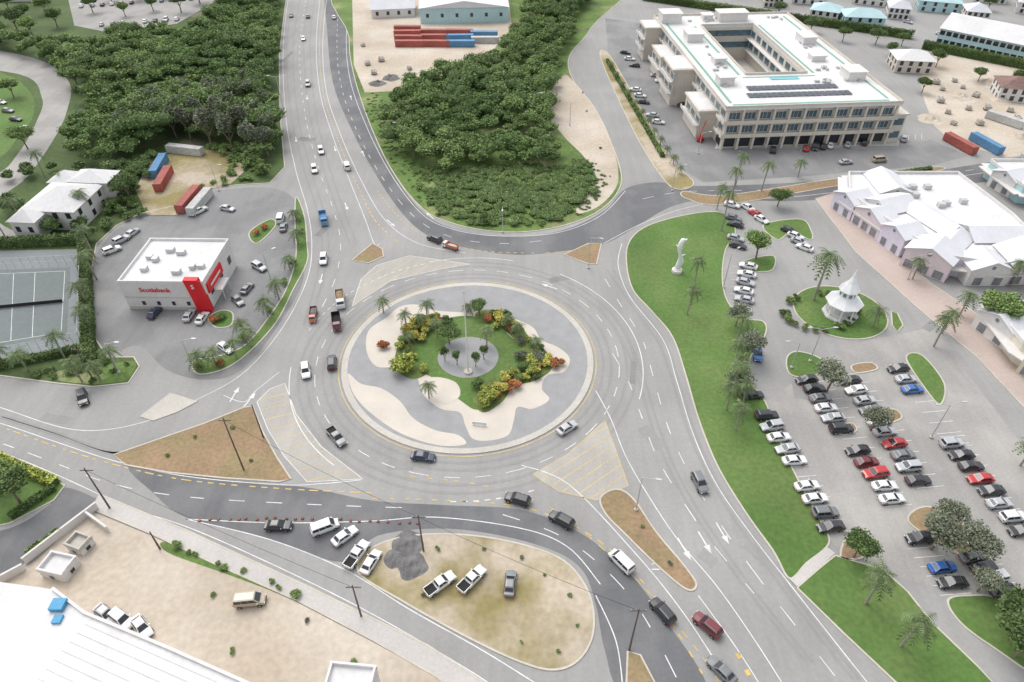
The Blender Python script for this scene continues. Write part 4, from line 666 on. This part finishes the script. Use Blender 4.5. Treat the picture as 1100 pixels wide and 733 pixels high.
# containers
def cont(px,py,dx,dy,mat,label,L=12.2,z=.15):
    o=empty('shipping_container',G(px,py,z),hd(px,py,dx,dy)); m=MB().box((0,0,1.35),(L,2.3,2.5))
    for k in range(int(L/.45)):
        for y in(-1.17,1.17): m.box((-L/2+.3+k*.45,y,1.35),(.2,.06,2.3))
        m.box((-L/2+.3+k*.45,0,2.61),(.2,2.2,.04))
    for x in(-L/2,L/2):
        for y in(-1.17,1.17): m.box((x,y,1.35),(.14,.14,2.6))
    m.build('body',mt[mat],o)
    for y in(-.57,.57): MB().box((L/2+.04,y,1.35),(.06,1.05,2.3)).build('door',mt[mat],o)
    reg(o,label,'container','shipping containers',(px,py))
cont(172,182,4,-7,'contb','blue shipping container in the western yard'); cont(177,196,4,-7,'contr','red shipping container behind the blue one in the western yard'); cont(204,218,6,-7,'contr','red shipping container nearer the bank'); cont(216,221,6,-7,'contg','grey shipping container nearer the bank')
cont(200,165,9,1,'contg','pale container at the edge of the western wood'); cont(1030,158,9,5,'contr','red container in the sandy yard at upper right'); cont(1058,158,9,5,'contb','blue container in the sandy yard at upper right'); cont(1078,132,9,3,'contg','grey container in the sandy yard at upper right')
for x,y,dy_,mm in((438,34,.1,'contr'),(438,39,-.1,'contr'),(439,44.5,.1,'contr'),(440,50,0,'contr'),(466,38,.1,'contr'),(467,43.5,0,'contr'),(468,50,.1,'contr'),(494,38,.1,'contr'),(494,43.5,-.1,'contb'),(495,50,0,'contb'),(520,40,.1,'contb'),(521,46,0,'contg')): cont(x,y,9,dy_,mm,{'contr':'red','contb':'blue','contg':'pale'}[mm]+' container in the gravel yard at the top')
# yard clutter: pallets of blocks and heaps
bl=MB(); [bl.box((-.45+.3*i,-.45+.3*j,.3+.22*k),(.28,.28,.2)) for i in range(4) for j in range(4) for k in range(3+(i*j)%2)]; blm=bl.mesh('blocks',mt['concrete']); plm=MB(); [plm.box((0,-.5+.25*j,.14),(1.3,.12,.04)) for j in range(5)]; [plm.box((x,0,.06),(.1,1.2,.12)) for x in(-.5,0,.5)]; plm=plm.mesh('pallet',mt['wood'])
def pallets(L,desc,grp,z=.05):
    for x,y in L: o=empty('block_pallet',G(x,y,z),random.uniform(0,3),random.uniform(1.3,2.)); put('pallet',plm,o); put('blocks',blm,o); reg(o,desc,'pallet of blocks',grp,(x,y))
pallets([(1005,90),(1012,97),(1025,88),(1034,95),(1048,104),(1040,118),(1018,122),(1060,118),(1070,98),(1085,120),(1092,130),(1024,134),(1010,110),(1052,134)],'pallet of concrete blocks in the sandy yard at upper right','pallets in the upper right yard')
pallets([(395,70),(402,80),(410,66),(440,75),(455,82),(500,64),(470,70),(390,50)],'pallet of concrete blocks in the gravel yard at the top','pallets in the top yard',.15)
def heap(x,y,r,l,mat='rubble',hh=.75,z=.12,nm='gravel_heap',cat='gravel heap',grp='gravel heaps'):
    m=MB(); n=36; K_=14
    m.lathe([(r*(1-k/K_),hh*(.5-.5*math.cos(k/K_*math.pi))) for k in range(K_)]+[(.02,hh)],n=n); m.v=[(a_*(1+.3*noise.noise(Vector((a_*.4+x,b_*.4,0)))),b_*(1+.3*noise.noise(Vector((b_*.4,a_*.4+x,5)))),max(0,c_*(1+.7*noise.noise(Vector((a_*.7+x,b_*.7,9))))+(noise.noise(Vector((a_*5+x,b_*5,9)))*.1 if c_>.05 else 0))) for a_,b_,c_ in m.v]; o=m.build(nm,mt[mat],smooth=True); o.location=G(x,y,z); reg(o,l,cat,grp,(x,y))
heap(438,586,2.9,'grey gravel heap nearest the cones'); heap(443,608,2.8,'grey gravel heap in front of the other heap'); heap(426,599,2.2,'small grey gravel heap left of the others','rubble',.5)
for x,y in((1030,105),(1075,108),(1000,128),(1062,90),(1095,148)): heap(x,y,random.uniform(3,6),'sand heap in the yard at upper right','sand',random.uniform(1.2,2.4),.05,'sand_heap','sand heap','sand heaps')
for x,y in((420,84),(450,90),(405,90)): heap(x,y,random.uniform(3,5),'rubble heap in the gravel yard at the top','rubble',1.3,.15,'rubble_heap','rubble heap','rubble heaps')
# ---------------------------------------------------------------- street furniture
def lamp(px,py,h,dx,dy,label,double=False,z=.1):
    o=empty('street_lamp',G(px,py,z),hd(px,py,dx,dy)); MB().lathe([(.35,0),(.35,.3),(.15,.35)],n=8).build('base',mt['concrete'],o); MB().tube((0,0,.3),(0,0,h),.13,.07).build('pole',mt['metal'],o)
    for s_ in((1,-1) if double else (1,)):
        MB().tube((0,0,h-.1),(s_*2.2,0,h+.4),.06,.05,6).build('arm',mt['metal'],o); MB().loft([[(s_*x,-w,h+.36),(s_*x,-w,h+.5),(s_*x,w,h+.5),(s_*x,w,h+.36)] for x,w in((2.1,.1),(2.4,.2),(3.,.18),(3.15,.08))]).build('lamp_head',mt['metal'],o)
    reg(o,label,'street lamp','street lamps',(px,py))
for x,y,h,dx,dy,dd,l in((683,548,9,9,2,0,'tall street lamp beside the lower median'),(777,309,10,6,-4,0,'street lamp on the east lawn beside parked cars'),(435,158,8,-9,0,0,'street lamp left of the northern wood'),(573,125,8,9,0,0,'street lamp right of the northern wood'),(306,125,14,9,0,1,'tall street lamp beside the western wood'),(632,288,9,9,2,0,'street lamp at the small upper right median'),(292,305,9,9,-3,0,'street lamp on the bank verge'),(870,388,9,9,0,1,'double street lamp at the top of the parking lot'),(722,205,8,9,0,0,'street lamp beside the road junction'),(612,135,8,9,0,0,'street lamp along the sand track'),(750,165,7,9,0,0,'street lamp by the office complex'),(1000,470,9,9,-1,1,'double street lamp amid the right parking rows'),(235,205,8,9,0,0,'street lamp behind the bank'),(128,400,8,9,0,0,'street lamp left of the bank lot entrance'),(540,250,8,0,9,0,'street lamp at the tip of the northern island'),(975,300,7,9,0,0,'street lamp in front of the shops'),(206,392,7,9,0,0,'street lamp at the lower corner of the bank lot'),(850,395,7,-9,0,0,'street lamp on the small verge in the lot')): lamp(x,y,h,dx,dy,l,bool(dd))
UP=[]
def upole(px,py,h,label,arm=True,rz=0.):
    p=G(px,py,.1); o=empty('utility_pole',p,rz); MB().tube((0,0,-.1),(0,0,h),.17,.1).build('pole',mt['wood'],o)
    if arm:
        MB().box((0,.16,h-.8),(2.2,.12,.14)).build('crossarm',mt['wood'],o)
        for x in(-1.,-.35,1.): MB().tube((x,.16,h-.72),(x,.16,h-.45),.06,.05,6).build('insulator',mt['metal'],o)
    reg(o,label,'utility pole','utility poles',(px,py)); UP.append(p+Vector((0,0,h-.5)))
upole(118,546,11,'utility pole beside the white wall at lower left'); upole(262,505,14,'utility pole on the brown triangle'); upole(388,662,9,'utility pole on the lower sidewalk'); upole(455,592,10,'utility pole beside the gravel heaps'); upole(676,698,12,'utility pole at the bottom edge by the small median'); upole(283,470,9,'slim pole at the point of the brown triangle',False); upole(172,590,5,'short pole beside the lower sidewalk',False); upole(100,408,9,'utility pole at the lower left lot')
def cable(a,b,label):
    m=MB(); pr=None
    for i in range(13):
        t=i/12; p=a.lerp(b,t); p.z-=1.2*4*t*(1-t)*.6
        if pr: m.tube(pr,p,.025,.025,4)
        pr=p
    reg(m.build('overhead_cable',mt['dark']),label,'cable','overhead cables')
cable(UP[0],UP[2],'overhead cable from the wall pole to the sidewalk pole'); cable(UP[1],UP[3],'overhead cable from the triangle pole to the gravel pole'); cable(UP[3],UP[4],'overhead cable from the gravel pole to the bottom pole')
# flagpole
o=empty('central_pole',G(503,400,.2)); MB().lathe([(.9,0),(.9,.4),(.3,.5)],n=12).build('base',mt['concrete'],o); MB().tube((0,0,.4),(0,0,21),.17,.08,10).build('pole',mt['wallw'],o); MB().lathe([(.02,0),(.22,.15),(.22,.3),(.02,.45)],(0,0,21),8).build('finial',mt['metal'],o); reg(o,'tall slim white pole at the centre of the roundabout','pole')
o=empty('island_sign',G(515,457,.15),R(-8)); MB().box((0,0,.6),(2.8,.15,.7)).build('board',mt['white'],o); 
for x in(-1.1,1.1): MB().box((x,0,.15),(.1,.1,.5)).build('post',mt['metal'],o)
reg(o,'small white sign board at the lower edge of the roundabout','sign')
# cones
cb=MB().box((0,0,.03),(.45,.45,.06)).mesh('base',mt['dark']); cn=MB().lathe([(.18,.06),(.13,.3)],n=8,m=0).lathe([(.13,.3),(.1,.42)],n=8,m=1).lathe([(.1,.42),(.04,.75)],n=8,m=0).mesh('cone',[mt['orange'],mt['white']])
for i in range(24):
    t=i/23; x=216+232*t+random.uniform(-2.5,2.5); y=559-3*math.sin(t*3.1)+4*t+random.uniform(-1,1); o=empty('traffic_cone',G(x,y,.035),0,1.); put('base',cb,o); put('cone',cn,o); o['category']='traffic cone'; o['group']='orange traffic cones in a line'; o['label']='orange traffic cone in the long line across the lower junction'
# boom lift
o=empty('boom_lift',G(752,152,.05),R(60),.75); MB().box((0,0,.9),(3,2,.9)).build('chassis',mt['redp'],o); MB().box((-.3,0,1.8),(2,1.4,.9)).build('turret',mt['redp'],o); MB().tube((-.8,0,2.2),(-1.5,0,4),.22,.18).build('lower_boom',mt['redp'],o); MB().tube((-1.5,0,4),(8,0,10.5),.2,.12).build('upper_boom',mt['redp'],o); MB().box((8.5,0,10.4),(1.2,1.8,1.)).build('basket',mt['metal'],o)
for x in(-1,1):
    for y in(-1,1): wheel(o,(x,y,.5),.5,.35)
reg(o,'red boom lift beside the office complex','boom lift')
for pa,pb,l in(((-20,290),(90,284),'upper wire fence of the tennis court'),((90,284),(88,368),'right wire fence of the tennis court'),((-20,390),(88,368),'lower wire fence of the tennis court')):
    a,b=G(*pa,.15),G(*pb,.15); n=12; o=empty('court_fence',a)
    for i in range(n+1): p=(b-a)*i/n; MB().tube((p.x,p.y,0),(p.x,p.y,3),.05,.05,5).build('post',mt['metal'],o)
    v=b-a; MB().tube((0,0,3),(v.x,v.y,3),.03,.03,4).tube((0,0,1.5),(v.x,v.y,1.5),.02,.02,4).build('rail',mt['metal'],o); reg(o,l,'fence','court fences',pa)
nt_=empty('tennis_net',G(-34,335,.16)); v=G(68,325,.16)-G(-34,335,.16); MB().box((v.x/2,v.y/2,.5),(v.length,.04,.9),math.atan2(v.y,v.x)).build('net',mt['dark'],nt_); reg(nt_,'dark net across the tennis court','net')
# ---------------------------------------------------------------- labels
ON=['','first','second','third','fourth','fifth','sixth','seventh','eighth','ninth','tenth','eleventh','twelfth','thirteenth','fourteenth','fifteenth','sixteenth','seventeenth','eighteenth','nineteenth','twentieth','twenty-first','twenty-second','twenty-third','twenty-fourth','twenty-fifth','twenty-sixth','twenty-seventh','twenty-eighth','twenty-ninth','thirtieth']
by={}
for o,l,xy in REG: by.setdefault(l,[]).append((o,xy))
for l,L in by.items():
    if len(L)==1: L[0][0]['label']=l; continue
    ax=0 if max(x[1][0] for x in L)-min(x[1][0] for x in L)>max(x[1][1] for x in L)-min(x[1][1] for x in L) else 1
    for i,(o,xy) in enumerate(sorted(L,key=lambda t:t[1][ax])): o['label']=l+', '+ON[min(i+1,30)]+(' from left' if ax==0 else ' from top')
# ---------------------------------------------------------------- light, sky, camera
w=bpy.data.worlds.new('World'); sc.world=w; w.use_nodes=True; nt=w.node_tree; sk=nt.nodes.new('ShaderNodeTexSky'); sk.sky_type='NISHITA'; sk.sun_disc=False; sk.sun_elevation=R(58); sk.sun_rotation=R(-35); sk.dust_density=3.; sk.air_density=1.
hs_=nt.nodes.new('ShaderNodeHueSaturation'); hs_.inputs['Saturation'].default_value=.25; hs_.inputs['Value'].default_value=1.72; nt.links.new(sk.outputs[0],hs_.inputs['Color']); bg=nt.nodes['Background']; nt.links.new(hs_.outputs[0],bg.inputs[0]); bg.inputs[1].default_value=.15
su=bpy.data.lights.new('sun','SUN'); su.energy=.85; su.angle=R(50); su.color=(1,.96,.91); so=bpy.data.objects.new('sun',su); COL.objects.link(so)
el,rot=R(58),R(-35); dv=Vector((math.sin(rot)*math.cos(el),math.cos(rot)*math.cos(el),math.sin(el))); so.rotation_euler=dv.to_track_quat('Z','Y').to_euler()
cd=bpy.data.cameras.new('camera'); cam=bpy.data.objects.new('camera',cd); COL.objects.link(cam); cam.location=(0,0,HC); cam.rotation_euler=(R(90)-PT,0,0); cd.sensor_width=36; cd.lens=F/1100*36; cd.clip_end=6000; sc.camera=cam
sc.view_settings.view_transform='Standard'; sc.view_settings.look='None'; sc.view_settings.exposure=0
